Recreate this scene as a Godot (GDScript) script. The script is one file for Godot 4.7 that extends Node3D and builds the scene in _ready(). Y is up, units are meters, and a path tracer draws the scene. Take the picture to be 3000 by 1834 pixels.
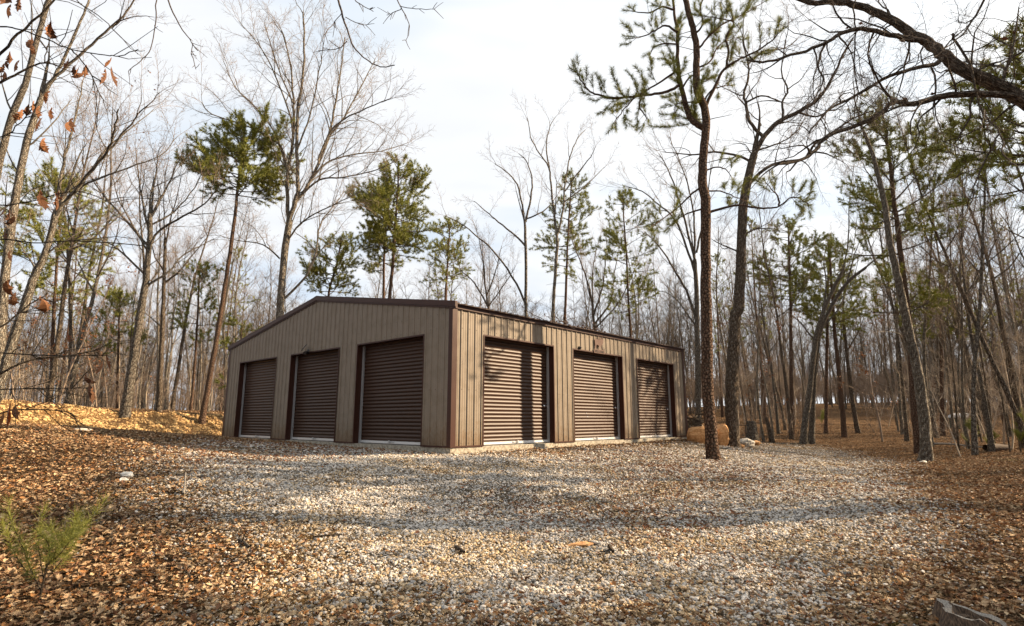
extends Node3D
# A brown and tan metal garage with six roll-up doors on a gravel pad in a bare winter oak and pine wood.
# World: y = 0 is the top of the concrete slab, the eye stands at the origin's column, looking along -z.

const F := 1671.7          # focal length in pixels of the 3000 px wide photograph
const EYE := 0.617
const PITCH := 0.1847
const SUN_TO := Vector3(0.868, 0.475, -0.137)
const CORNER := Vector3(-1.364, 0.0, -12.944)
const TURN := 0.838
const LEN := 11.76         # eave wall
const WID := 12.26         # gable wall
const EAVE := 3.2
const RIDGE := 4.30

var rng := RandomNumberGenerator.new()
var M := {}
var used := {}
var noise_a := FastNoiseLite.new()
var noise_b := FastNoiseLite.new()
var noise_c := FastNoiseLite.new()

func _ready() -> void:
	rng.seed = 20240117
	var cam := Camera3D.new()
	cam.name = "camera"
	cam.position = Vector3(0, EYE, 0)
	cam.rotation.x = PITCH
	cam.fov = 57.49
	cam.near = 0.05
	cam.far = 2000.0
	add_child(cam)
	cam.current = true
	var we := WorldEnvironment.new()
	we.name = "world_environment"
	var env := Environment.new()
	env.background_mode = Environment.BG_SKY
	var sky := Sky.new()
	var pano := PanoramaSkyMaterial.new()
	pano.panorama = sky_picture()
	pano.energy_multiplier = SKY_ENERGY
	sky.sky_material = pano
	env.sky = sky
	env.tonemap_mode = Environment.TONE_MAPPER_LINEAR
	env.tonemap_exposure = EXPOSURE
	env.sdfgi_enabled = true
	env.ssao_enabled = true
	env.ssil_enabled = true
	we.environment = env
	add_child(we)
	var sun := DirectionalLight3D.new()
	sun.name = "sun"
	sun.light_energy = 1.6
	sun.light_color = Color(1.0, 0.89, 0.74)
	sun.light_angular_distance = 0.53
	sun.shadow_enabled = true
	sun.position = SUN_TO * 60.0
	sun.basis = Basis.looking_at(-SUN_TO.normalized(), Vector3.UP)
	add_child(sun)
	setup_noise()
	setup_materials()
	setup_ground()
	build_ground()
	build_garage()
	build_garage_fittings()
	build_small_things()
	build_trees()
	build_litter()

const EXPOSURE := 2.75
const SKY_ENERGY := 0.355

# ---------------------------------------------------------------- small helpers

func photo_point(u: float, v: float, d: float) -> Vector3:
	# the place d metres in front of the eye that a sight line of the survey photograph passes through
	var yc := (917.0 - v) / F
	var t := d / (cos(PITCH) - sin(PITCH) * yc)
	return Vector3((u - 1500.0) / F * t, EYE + (cos(PITCH) * yc + sin(PITCH)) * t, -d)

func to_photo(p: Vector3) -> Vector2:
	var y := p.y - EYE
	var yc := cos(PITCH) * y + sin(PITCH) * p.z
	var zc := -sin(PITCH) * y + cos(PITCH) * p.z
	if zc > -0.1:
		return Vector2(-99999, 0)
	return Vector2(1500.0 + F * p.x / -zc, 917.0 - F * yc / -zc)

func numbered(called: String) -> String:
	if not used.has(called):
		used[called] = 0
		return called
	used[called] += 1
	return "%s_%03d" % [called, used[called]]

func tag(o: Node, label: String, category: String, group := "", kind := "") -> Node:
	if label: o.set_meta("label", label)
	if category: o.set_meta("category", category)
	if group: o.set_meta("group", group)
	if kind: o.set_meta("kind", kind)
	return o

func thing(called: String, label: String, category: String, at := Vector3.ZERO, turn := 0.0, group := "") -> Node3D:
	var o := Node3D.new()
	o.name = numbered(called)
	add_child(o)
	o.position = at
	o.rotation.y = turn
	tag(o, label, category, group)
	return o

func part(called: String, mesh: Mesh, mat: Material, parent: Node) -> MeshInstance3D:
	var o := MeshInstance3D.new()
	o.name = called
	o.mesh = mesh
	if mat:
		o.material_override = mat
	parent.add_child(o, true)
	return o

func solo(called: String, mesh: Mesh, mat: Material, label: String, category: String, group := "", kind := "") -> MeshInstance3D:
	var o := MeshInstance3D.new()
	o.name = numbered(called)
	o.mesh = mesh
	if mat:
		o.material_override = mat
	add_child(o)
	tag(o, label, category, group, kind)
	return o

func new_st() -> SurfaceTool:
	var st := SurfaceTool.new()
	st.begin(Mesh.PRIMITIVE_TRIANGLES)
	return st

func tri(st: SurfaceTool, a: Vector3, b: Vector3, c: Vector3, out: Vector3) -> void:
	var n := (b - a).cross(c - a)
	if n.length_squared() < 1e-16:
		return
	n = n.normalized()
	st.set_normal(n if n.dot(out) >= 0 else -n)
	if n.dot(out) >= 0:   # clockwise from outside
		st.add_vertex(a); st.add_vertex(c); st.add_vertex(b)
	else:
		st.add_vertex(a); st.add_vertex(b); st.add_vertex(c)

func quad(st: SurfaceTool, a: Vector3, b: Vector3, c: Vector3, d: Vector3, out: Vector3) -> void:
	tri(st, a, b, c, out)
	tri(st, a, c, d, out)

func box(st: SurfaceTool, lo: Vector3, hi: Vector3, t := Transform3D.IDENTITY) -> void:
	var p := []
	for i in 8:
		p.append(t * Vector3(hi.x if i & 1 else lo.x, hi.y if i & 2 else lo.y, hi.z if i & 4 else lo.z))
	var b := t.basis
	quad(st, p[0], p[2], p[6], p[4], -b.x)
	quad(st, p[1], p[3], p[7], p[5], b.x)
	quad(st, p[0], p[1], p[5], p[4], -b.y)
	quad(st, p[2], p[3], p[7], p[6], b.y)
	quad(st, p[0], p[1], p[3], p[2], -b.z)
	quad(st, p[4], p[5], p[7], p[6], b.z)

func box_mesh(lo: Vector3, hi: Vector3) -> Mesh:
	var st := new_st()
	box(st, lo, hi)
	return st.commit()

func cyl(st: SurfaceTool, a: Vector3, b: Vector3, r0: float, r1: float, sides := 12) -> void:
	var ax := (b - a).normalized()
	var u := ax.cross(Vector3.UP if absf(ax.y) < 0.9 else Vector3.RIGHT).normalized()
	var w := ax.cross(u)
	for i in sides:
		var p := TAU * i / sides
		var q := TAU * (i + 1) / sides
		var e := u * cos(p) + w * sin(p)
		var f := u * cos(q) + w * sin(q)
		quad(st, a + e * r0, a + f * r0, b + f * r1, b + e * r1, e + f)
		tri(st, b, b + e * r1, b + f * r1, ax)
		tri(st, a, a + e * r0, a + f * r0, -ax)

# ---------------------------------------------------------------- sky and materials

func setup_noise() -> void:
	noise_a.seed = 11
	noise_a.frequency = 1.0
	noise_a.noise_type = FastNoiseLite.TYPE_SIMPLEX_SMOOTH
	noise_a.fractal_octaves = 4
	noise_b.seed = 23
	noise_b.frequency = 1.0
	noise_b.noise_type = FastNoiseLite.TYPE_SIMPLEX
	noise_b.fractal_octaves = 3
	noise_c.seed = 31
	noise_c.frequency = 1.0
	noise_c.noise_type = FastNoiseLite.TYPE_SIMPLEX
	noise_c.fractal_octaves = 1

func sky_picture() -> ImageTexture:
	# thin bright overcast with pale blue showing between streaks of cloud
	var w := 1024
	var h := 512
	var im := Image.create(w, h, false, Image.FORMAT_RGBF)
	var n := FastNoiseLite.new()
	n.seed = 5
	n.frequency = 1.0
	n.fractal_octaves = 5
	n.noise_type = FastNoiseLite.TYPE_SIMPLEX_SMOOTH
	var sun := SUN_TO.normalized()
	for j in h:
		var el := PI * (0.5 - (j + 0.5) / h)
		for i in w:
			var az := TAU * (i + 0.5) / w
			var d := Vector3(sin(az) * cos(el), sin(el), -cos(az) * cos(el))
			var y := maxf(d.y, 0.0)
			var k := 1.0 / (y + 0.25)
			var p := Vector3(d.x * k * 0.9, 0.4 * k, d.z * k * 2.0)
			var c := n.get_noise_3d(p.x + 7.3, p.y, p.z)
			var c2 := n.get_noise_3d(p.x * 2.6, p.y + 9.0, p.z * 3.4)
			var cloud := smoothstep(-0.5, 0.05, c + 0.3 * c2)
			var blue := Color(0.60, 0.77, 0.98).lerp(Color(0.78, 0.89, 1.01), smoothstep(0.08, 0.5, y))
			var white := Color(0.985, 1.01, 1.045) * (1.0 + 0.07 * c2)
			var col := blue.lerp(white, clampf(0.3 + 0.7 * cloud, 0.0, 1.0))
			var g := maxf(d.dot(sun), 0.0)
			var add := 0.35 * pow(g, 2.0) + 0.9 * pow(g, 14.0)
			col = Color(col.r + add, col.g + add * 0.96, col.b + add * 0.86)
			im.set_pixel(i, j, col)
	return ImageTexture.create_from_image(im)

func std(name_: String, lin: Color, rough := 0.9, metal := 0.0) -> StandardMaterial3D:
	var m := StandardMaterial3D.new()
	m.resource_name = name_
	m.albedo_color = lin.linear_to_srgb()
	m.roughness = rough
	m.metallic = metal
	m.cull_mode = BaseMaterial3D.CULL_DISABLED
	M[name_] = m
	return m

func ramp_image(im: Image, g: Gradient) -> Image:
	var w := im.get_width()
	var h := im.get_height()
	var table := []
	for i in 256:
		table.append(g.sample(i / 255.0))
	var out := Image.create(w, h, false, Image.FORMAT_RGB8)
	for j in h:
		for i in w:
			out.set_pixel(i, j, table[int(im.get_pixel(i, j).r * 255.0)])
	return out

func gradient(offsets: Array, colors: Array) -> Gradient:
	var g := Gradient.new()
	g.offsets = PackedFloat32Array(offsets)
	g.colors = PackedColorArray(colors)
	return g

func noise_image(w: int, h: int, kind: int, freq: float, oct: int, seed_: int, ret := 1) -> Image:
	var n := FastNoiseLite.new()
	n.seed = seed_
	n.noise_type = kind
	n.frequency = freq
	n.fractal_octaves = oct
	if oct <= 1:
		n.fractal_type = FastNoiseLite.FRACTAL_NONE
	n.cellular_return_type = ret
	return n.get_seamless_image(w, h)

func normal_of(im: Image, strength: float) -> ImageTexture:
	var c: Image = im.duplicate()
	c.convert(Image.FORMAT_RGB8)
	c.bump_map_to_normal_map(strength)
	return ImageTexture.create_from_image(c)

func bark_images(plates: bool, seed_: int) -> Image:
	# height of bark: broken plates (pine) or long broken ridges (oak); v runs along the stem
	var w := 256
	var h := 512
	var cell := noise_image(w, h, FastNoiseLite.TYPE_CELLULAR, 0.023 if plates else 0.042, 1, seed_, FastNoiseLite.RETURN_DISTANCE2_SUB)
	var fine := noise_image(w, h, FastNoiseLite.TYPE_SIMPLEX, 0.06, 4, seed_ + 1)
	var out := Image.create(w, h, false, Image.FORMAT_RGB8)
	for j in h:
		for i in w:
			var f := fine.get_pixel(i, j).r
			var jj := j if plates else int(j * 0.25) % h
			var c := cell.get_pixel((i + int(f * 14.0)) % w, (jj + int(f * 22.0)) % h).r
			var x := smoothstep(0.02, 0.34 if plates else 0.5, c) * 0.75 + f * 0.35
			x = clampf(x - 0.05, 0.0, 1.0)
			out.set_pixel(i, j, Color(x, x, x))
	return out

func bark_material(name_: String, plates: bool, seed_: int, dark: Color, mid: Color, light: Color, fleck: Color) -> void:
	var hgt := bark_images(plates, seed_)
	var g := gradient([0.0, 0.28, 0.62, 1.0], [dark.linear_to_srgb(), dark.lerp(mid, 0.6).linear_to_srgb(), mid.linear_to_srgb(), light.linear_to_srgb()])
	var colr := ramp_image(hgt, g)
	var blot := noise_image(256, 512, FastNoiseLite.TYPE_SIMPLEX, 0.02, 4, seed_ + 7)
	var fl := fleck.linear_to_srgb()
	for j in 512:
		for i in 256:
			var b := smoothstep(0.58, 0.78, blot.get_pixel(i, j).r)
			if b > 0.0:
				colr.set_pixel(i, j, colr.get_pixel(i, j).lerp(fl, b * 0.75))
	var m := std(name_, Color.WHITE, 0.95)
	m.albedo_texture = ImageTexture.create_from_image(colr)
	m.normal_enabled = true
	m.normal_texture = normal_of(hgt, 7.0)
	m.normal_scale = 1.3
	m.heightmap_enabled = true
	m.heightmap_texture = ImageTexture.create_from_image(hgt)
	m.heightmap_scale = 2.2
	m.metallic_specular = 0.2

func setup_materials() -> void:
	bark_material("bark_pine", true, 41, Color(0.06, 0.037, 0.026), Color(0.135, 0.08, 0.054), Color(0.20, 0.13, 0.092), Color(0.19, 0.15, 0.115))
	bark_material("bark_oak", false, 52, Color(0.045, 0.037, 0.03), Color(0.20, 0.165, 0.13), Color(0.36, 0.31, 0.25), Color(0.42, 0.40, 0.34))
	bark_material("bark_pale", false, 63, Color(0.07, 0.055, 0.042), Color(0.30, 0.25, 0.195), Color(0.46, 0.40, 0.32), Color(0.48, 0.47, 0.40))
	bark_material("bark_brown", false, 74, Color(0.04, 0.029, 0.022), Color(0.17, 0.128, 0.093), Color(0.31, 0.245, 0.185), Color(0.3, 0.27, 0.22))
	std("twig", Color(0.20, 0.148, 0.108), 0.9)
	std("twig_pale", Color(0.33, 0.265, 0.195), 0.9)
	std("twig_dark", Color(0.07, 0.05, 0.04), 0.9)
	var nd := std("needle", Color(0.20, 0.205, 0.04), 0.6)
	nd.backlight_enabled = true
	nd.backlight = Color(0.14, 0.15, 0.02)
	nd.metallic_specular = 0.35
	var nb := std("needle_yellow", Color(0.20, 0.205, 0.03), 0.65)
	nb.backlight_enabled = true
	nb.backlight = Color(0.2, 0.2, 0.03)
	var dl := std("dead_leaf", Color(0.12, 0.05, 0.022), 0.85)
	dl.backlight_enabled = true
	dl.backlight = Color(0.07, 0.025, 0.01)
	var ol := std("orange_leaf", Color(0.24, 0.10, 0.038), 0.85)
	ol.backlight_enabled = true
	ol.backlight = Color(0.12, 0.045, 0.015)
	var vl := std("litter_leaf", Color(1, 1, 1), 0.8)
	vl.vertex_color_use_as_albedo = true
	vl.metallic_specular = 0.3
	var vs := std("stone", Color(1, 1, 1), 0.9)
	vs.vertex_color_use_as_albedo = true
	vs.metallic_specular = 0.25
	# painted steel: fine dust and runs over an even paint
	var dust := noise_image(512, 512, FastNoiseLite.TYPE_SIMPLEX, 0.012, 5, 90)
	var dg := gradient([0.0, 0.5, 1.0], [Color(0.93, 0.925, 0.915), Color(0.97, 0.97, 0.965), Color(1, 1, 1)])
	var dtex := ImageTexture.create_from_image(ramp_image(dust, dg))
	for a in [["wall_paint", Color(0.215, 0.176, 0.135), 0.5], ["trim_paint", Color(0.05, 0.018, 0.011), 0.48], ["door_paint", Color(0.044, 0.02, 0.011), 0.42], ["roof_paint", Color(0.05, 0.027, 0.02), 0.5]]:
		var m := std(a[0], a[1], a[2])
		m.albedo_texture = dtex
		m.uv1_triplanar = true
		m.uv1_scale = Vector3(0.7, 0.28, 0.7)
		m.metallic_specular = 0.34
	# wall sheets: u runs along the wall, v from eaves to ground; rain runs, dust and splashed mud at the foot
	var wp: StandardMaterial3D = M.wall_paint
	var st_im := Image.create(1024, 512, false, Image.FORMAT_RGB8)
	var s1 := noise_image(1024, 512, FastNoiseLite.TYPE_SIMPLEX, 0.02, 4, 95)
	var s2 := noise_image(1024, 512, FastNoiseLite.TYPE_SIMPLEX, 0.05, 4, 96)
	for j in 512:
		var y := (1.0 - j / 511.0) * 4.4
		for i in 1024:
			var run := s2.get_pixel(i, (j / 24) % 512).r
			var big := s1.get_pixel(i, j).r
			var grain := s2.get_pixel((i * 3) % 1024, j).r
			var c := Color(1, 1, 1).lerp(Color(0.80, 0.77, 0.72), 0.14 * smoothstep(0.45, 0.8, run) + 0.2 * smoothstep(0.4, 0.75, big))
			var splash := smoothstep(0.55, 0.0, y + 0.5 * (grain - 0.5) + 0.5 * (big - 0.5))
			c = c.lerp(Color(0.72, 0.58, 0.42), 0.4 * splash)
			st_im.set_pixel(i, j, c)
	wp.albedo_texture = ImageTexture.create_from_image(st_im)
	wp.uv1_triplanar = false
	wp.uv1_scale = Vector3.ONE
	std("galvanised", Color(0.52, 0.53, 0.54), 0.38, 0.55)
	std("aluminium", Color(0.66, 0.66, 0.66), 0.35, 0.4)
	std("chrome", Color(0.75, 0.75, 0.76), 0.15, 1.0)
	std("black_plastic", Color(0.012, 0.012, 0.013), 0.45)
	std("solar_glass", Color(0.012, 0.016, 0.03), 0.12)
	std("screw", Color(0.06, 0.045, 0.035), 0.5, 0.3)
	std("rusty_steel", Color(0.075, 0.03, 0.018), 0.75)
	std("rusty_dark", Color(0.014, 0.007, 0.005), 0.8)
	std("dark_room", Color(0.02, 0.02, 0.02), 1.0)
	std("teal_paint", Color(0.012, 0.045, 0.036), 0.5)
	std("pale_sheet", Color(0.5, 0.52, 0.52), 0.6)
	var cn := noise_image(512, 512, FastNoiseLite.TYPE_SIMPLEX, 0.02, 5, 101)
	var con := std("concrete", Color(1, 1, 1), 0.9)
	con.albedo_texture = ImageTexture.create_from_image(ramp_image(cn, gradient([0.2, 0.5, 0.8], [Color(0.50, 0.47, 0.42), Color(0.60, 0.57, 0.51), Color(0.67, 0.64, 0.58)])))
	con.uv1_triplanar = true
	con.uv1_scale = Vector3(0.8, 0.8, 0.8)
	con.normal_enabled = true
	con.normal_texture = normal_of(cn, 3.0)
	var rk := noise_image(512, 512, FastNoiseLite.TYPE_SIMPLEX, 0.015, 6, 111)
	var rkn := normal_of(rk, 6.0)
	for a in [["rock_orange", Color(0.42, 0.20, 0.075), Color(0.62, 0.36, 0.16)], ["rock_grey", Color(0.23, 0.21, 0.18), Color(0.48, 0.44, 0.38)], ["rock_white", Color(0.45, 0.42, 0.36), Color(0.72, 0.69, 0.62)], ["wood_grey", Color(0.10, 0.085, 0.07), Color(0.34, 0.31, 0.27)], ["wood_rot", Color(0.025, 0.017, 0.012), Color(0.16, 0.105, 0.065)]]:
		var d: Color = a[1]
		var l: Color = a[2]
		var m := std(a[0], Color(1, 1, 1), 0.92)
		m.albedo_texture = ImageTexture.create_from_image(ramp_image(rk, gradient([0.25, 0.75], [d.linear_to_srgb(), l.linear_to_srgb()])))
		m.normal_enabled = true
		m.normal_texture = rkn
		m.uv1_triplanar = true
		m.uv1_scale = Vector3(1.3, 1.3, 1.3) if not str(a[0]).begins_with("wood") else Vector3(6.0, 1.0, 6.0)
	# soil: crumbs and small stones, tinted by the ground's own colours
	var soil := std("soil", Color(1, 1, 1), 0.95)
	var cells := noise_image(1024, 1024, FastNoiseLite.TYPE_CELLULAR, 0.055, 1, 121, FastNoiseLite.RETURN_CELL_VALUE)
	var edges := noise_image(1024, 1024, FastNoiseLite.TYPE_CELLULAR, 0.055, 1, 121, FastNoiseLite.RETURN_DISTANCE2_SUB)
	var fine := noise_image(1024, 1024, FastNoiseLite.TYPE_SIMPLEX, 0.03, 4, 122)
	var hgt := Image.create(1024, 1024, false, Image.FORMAT_RGB8)
	var colr := Image.create(1024, 1024, false, Image.FORMAT_RGB8)
	for j in 1024:
		for i in 1024:
			var c := cells.get_pixel(i, j).r
			var e := edges.get_pixel(i, j).r
			var f := fine.get_pixel(i, j).r
			var x := clampf(smoothstep(0.0, 0.4, e) * (0.4 + 0.45 * c) + 0.25 * f - 0.1, 0.0, 1.0)
			hgt.set_pixel(i, j, Color(x, x, x))
			var k := clampf(0.74 + 0.5 * (c - 0.45) + 0.3 * (f - 0.5), 0.35, 1.0)
			colr.set_pixel(i, j, Color(k, k * 0.985, k * 0.96))
	soil.vertex_color_use_as_albedo = true
	soil.albedo_texture = ImageTexture.create_from_image(colr)
	soil.normal_enabled = true
	soil.normal_texture = normal_of(hgt, 5.0)
	soil.normal_scale = 1.2
	soil.heightmap_enabled = true
	soil.heightmap_texture = ImageTexture.create_from_image(hgt)
	soil.heightmap_scale = 2.5
	soil.uv1_triplanar = true
	soil.uv1_world_triplanar = true
	soil.uv1_scale = Vector3(0.5, 0.5, 0.5)
	soil.metallic_specular = 0.15

# ---------------------------------------------------------------- the lie of the land

var tps_p: PackedVector2Array
var tps_w: PackedFloat64Array
var grid_h: PackedFloat32Array
const GX0 := -60.0
const GZ0 := -110.0
const GN := 261
const GM := 241
const GS := 0.5
var bank_foot: PackedVector2Array
var zone_gravel: PackedVector2Array
var zone_tan: PackedVector2Array
var patches := []

func local_to_world(p: Vector3) -> Vector3:
	return CORNER + Basis(Vector3.UP, TURN) * p

func setup_ground() -> void:
	var c := PackedVector3Array()
	for p in [Vector3(0, -1.0, 0), Vector3(-3, -0.93, 3), Vector3(4, -1.05, 3), Vector3(0, -0.96, -5), Vector3(0, -0.66, -8.6), Vector3(3, -0.78, -8), Vector3(6, -0.95, -7), Vector3(-3.5, -0.84, -6),
			Vector3(-60, 0.4, -60), Vector3(0, 0.6, -75), Vector3(60, 2.6, -75), Vector3(70, -0.3, -20), Vector3(-70, 0.8, -10), Vector3(0, -2.0, 60), Vector3(25, -0.8, -5), Vector3(-14, 0.2, -4)]:
		c.append(p)
	for p in [Vector3(-0.2, -0.15, 0.2), Vector3(5.5, -0.13, 0.3), Vector3(11.8, -0.13, 0.3), Vector3(-0.4, -0.07, -6.0), Vector3(-0.3, -0.03, -12.3), Vector3(5, -0.2, -6), Vector3(12, -0.15, -12)]:
		var q := local_to_world(p)
		c.append(q)
	for a in [[2090, 1345, 16], [2150, 1312, 22], [2713, 1352, 20.5], [2400, 1330, 24], [2450, 1290, 31], [2450, 1250, 42], [2450, 1200, 60], [2950, 1345, 19], [2950, 1300, 27], [2950, 1265, 42], [2980, 1450, 11],
			[2980, 1600, 7.2], [2200, 1300, 25], [0, 1250, 13.5], [0, 1400, 9.4], [0, 1600, 6.6], [0, 1800, 5], [300, 1262, 15], [430, 1312, 11.5], [600, 1400, 9], [700, 1330, 12.4], [400, 1275, 23]]:
		c.append(photo_point(a[0], a[1], a[2]))
	c.append(Vector3(-18, 0.35, -22))
	c.append(Vector3(-14.2, 0.0, -27))
	c.append(Vector3(-10, 0.05, -34))
	# thin-plate spline through those levels
	var n := c.size()
	var size := n + 3
	var a := []
	for i in size:
		var row := PackedFloat64Array()
		row.resize(size + 1)
		a.append(row)
	for i in n:
		for j in n:
			var r := Vector2(c[i].x - c[j].x, c[i].z - c[j].z).length()
			a[i][j] = (r * r * log(r) if r > 0.0 else 0.0) + (0.02 if i == j else 0.0)
		a[i][n] = 1.0
		a[i][n + 1] = c[i].x
		a[i][n + 2] = c[i].z
		a[n][i] = 1.0
		a[n + 1][i] = c[i].x
		a[n + 2][i] = c[i].z
		a[i][size] = c[i].y
	for k in size:
		var best := k
		for i in range(k, size):
			if absf(a[i][k]) > absf(a[best][k]):
				best = i
		var tmp = a[k]
		a[k] = a[best]
		a[best] = tmp
		for i in size:
			if i != k:
				var f: float = a[i][k] / a[k][k]
				if f != 0.0:
					for j in range(k, size + 1):
						a[i][j] -= f * a[k][j]
	tps_w.resize(size)
	for k in size:
		tps_w[k] = a[k][size] / a[k][k]
	for p in c:
		tps_p.append(Vector2(p.x, p.z))
	for a2 in [Vector2(-60, -6), Vector2(-26, -13), Vector2(-17.5, -17.0), Vector2(-14.6, -20.2), Vector2(-14.0, -23.2), Vector2(-11.4, -26.0), Vector2(-7.5, -30.5), Vector2(-3, -34.5), Vector2(8, -40), Vector2(60, -46)]:
		bank_foot.append(a2)
	grid_h.resize(GN * GM)
	for j in GM:
		for i in GN:
			grid_h[j * GN + i] = raw_height(GX0 + i * GS, GZ0 + j * GS)
	zone_gravel = outline([[455, 1330], [520, 1312], [560, 1297], [700, 1292], [1000, 1306], [1320, 1332], [1600, 1320], [2000, 1297], [2230, 1296], [2330, 1296], [2480, 1322], [2620, 1352], [2600, 1390], [2690, 1440], [2760, 1520], [2690, 1620], [2540, 1700], [2500, 1834], [1230, 1834], [1150, 1740], [1000, 1620], [1120, 1570], [1000, 1535], [850, 1540], [700, 1500], [590, 1455], [500, 1380]])
	zone_tan = outline([[330, 1430], [480, 1385], [600, 1450], [850, 1535], [1150, 1560], [1040, 1630], [1300, 1840], [560, 1840], [590, 1720], [760, 1640], [640, 1530], [450, 1470]])
	patches = []
	# [centre and size in the photograph, how thick the leaves lie]
	for q in [[1480, 1475, 120, 38, 0.95], [1560, 1500, 110, 30, 0.6], [1850, 1512, 250, 42, 0.95], [1930, 1440, 140, 30, 0.8], [1920, 1345, 230, 34, 0.75], [900, 1303, 330, 14, 0.8], [480, 1288, 170, 22, 0.75], [620, 1310, 120, 9, 0.6], [2140, 1400, 200, 26, 0.5],
			[2160, 1660, 160, 50, 0.45], [2300, 1480, 260, 20, 0.35], [1750, 1760, 130, 26, 0.35], [2420, 1420, 150, 12, 0.4], [2060, 1375, 120, 22, 0.7], [1550, 1335, 160, 9, 0.35]]:
		var g := on_ground(q[0], q[1])
		var gx := on_ground(q[0] + q[2], q[1])
		var gz := on_ground(q[0], q[1] - q[3])
		patches.append([Vector2(g.x, g.z), absf(gx.x - g.x), absf(gz.z - g.z), q[4]])

func outline(px: Array) -> PackedVector2Array:
	var out := PackedVector2Array()
	for q in px:
		var g := on_ground(q[0], q[1])
		out.append(Vector2(g.x, g.z))
	return out

func raw_height(x: float, z: float) -> float:
	var n := tps_p.size()
	var p := Vector2(x, z)
	var cl := p
	var h := tps_w[n] + tps_w[n + 1] * cl.x + tps_w[n + 2] * cl.y
	for i in n:
		var r2 := cl.distance_squared_to(tps_p[i])
		if r2 > 0.0:
			h += tps_w[i] * 0.5 * r2 * log(r2)
	# the cut bank: a metre-high step along its foot
	var d := -1000.0
	if z < -5.0 and x < 30.0:
		var best := 1e9
		for i in bank_foot.size() - 1:
			var a := bank_foot[i]
			var b := bank_foot[i + 1]
			var q := Geometry2D.get_closest_point_to_segment(p, a, b)
			var dd := q.distance_to(p)
			if dd < best:
				best = dd
				d = dd * (1.0 if (b - a).cross(p - a) < 0.0 else -1.0)
		d += 0.5 * noise_b.get_noise_2d(x * 0.5, z * 0.5)
		var lip := smoothstep(0.0, 2.6, d) * 0.72 + smoothstep(1.7, 2.3, d) * 0.25
		h += lip * 0.93 * smoothstep(24.0, 6.0, x) * smoothstep(-40.0, -15.0, x - 0.0)
	return h

func height(x: float, z: float) -> float:
	var fx := clampf((x - GX0) / GS, 0.0, GN - 1.001)
	var fz := clampf((z - GZ0) / GS, 0.0, GM - 1.001)
	var i := int(fx)
	var j := int(fz)
	fx -= i
	fz -= j
	var k := j * GN + i
	var h := lerpf(lerpf(grid_h[k], grid_h[k + 1], fx), lerpf(grid_h[k + GN], grid_h[k + GN + 1], fx), fz)
	return h + lumps(x, z)

func lumps(x: float, z: float) -> float:
	# small unevenness, flattened against the slab
	var q := Basis(Vector3.UP, -TURN) * (Vector3(x, 0, z) - CORNER)
	var off := maxf(maxf(-q.x, q.x - LEN), maxf(q.z, -WID - q.z))
	var k := smoothstep(0.1, 1.5, off)
	return k * (0.05 * noise_a.get_noise_2d(x * 0.35, z * 0.35) + 0.018 * noise_b.get_noise_2d(x * 1.7, z * 1.7))

func on_ground(u: float, v: float) -> Vector3:
	var lo := 2.0
	for k in 400:
		var d := 2.0 + k * 0.25
		var p := photo_point(u, v, d)
		if p.y < height(p.x, p.z):
			var a := lo
			var b := d
			for m in 14:
				var mid := (a + b) * 0.5
				p = photo_point(u, v, mid)
				if p.y < height(p.x, p.z): b = mid
				else: a = mid
			return photo_point(u, v, b)
		lo = d
	return photo_point(u, v, 100.0)

func zones(x: float, z: float) -> Vector3:
	# (gravel, tan dirt, leaves), each 0 to 1
	var jit := Vector2(noise_c.get_noise_2d(x * 7.0, z * 7.0), noise_c.get_noise_2d(x * 7.0 + 55.0, z * 7.0)) * 0.45
	var wob := Vector2(noise_b.get_noise_2d(x * 0.9 + 40.0, z * 0.9), noise_b.get_noise_2d(x * 0.9, z * 0.9 + 70.0))
	var p := Vector2(x, z) + jit + wob * (0.4 + 0.035 * Vector2(x, z).length())
	var g := 1.0 if Geometry2D.is_point_in_polygon(p, zone_gravel) else 0.0
	var t := 1.0 if Geometry2D.is_point_in_polygon(p, zone_tan) else 0.0
	var l := 0.0
	if g < 0.5:
		l = 0.12 if t > 0.5 else 1.0
	else:
		l = 0.02 + 0.1 * smoothstep(1.5, 6.0, x)
	for q in patches:
		var e := Vector2((p.x - q[0].x) / q[1], (p.y - q[0].y) / q[2]).length_squared()
		if e < 2.0:
			l = maxf(l, q[3] * smoothstep(1.5, 0.4, e) * (0.65 + 0.7 * noise_c.get_noise_2d(x * 2.5, z * 2.5)))
	l = clampf(l + 0.25 * noise_a.get_noise_2d(x * 0.8, z * 0.8) * (1.0 if l > 0.15 else 0.12), 0.0, 1.0)
	return Vector3(g, t, l)

func bank_slope(x: float, z: float) -> float:
	if x > 4.0 or z > -14.0 or z < -45.0:
		return 0.0
	var s := Vector2(height(x + 0.3, z) - height(x - 0.3, z), height(x, z + 0.3) - height(x, z - 0.3)).length() / 0.6
	return smoothstep(0.22, 0.42, s)

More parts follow.
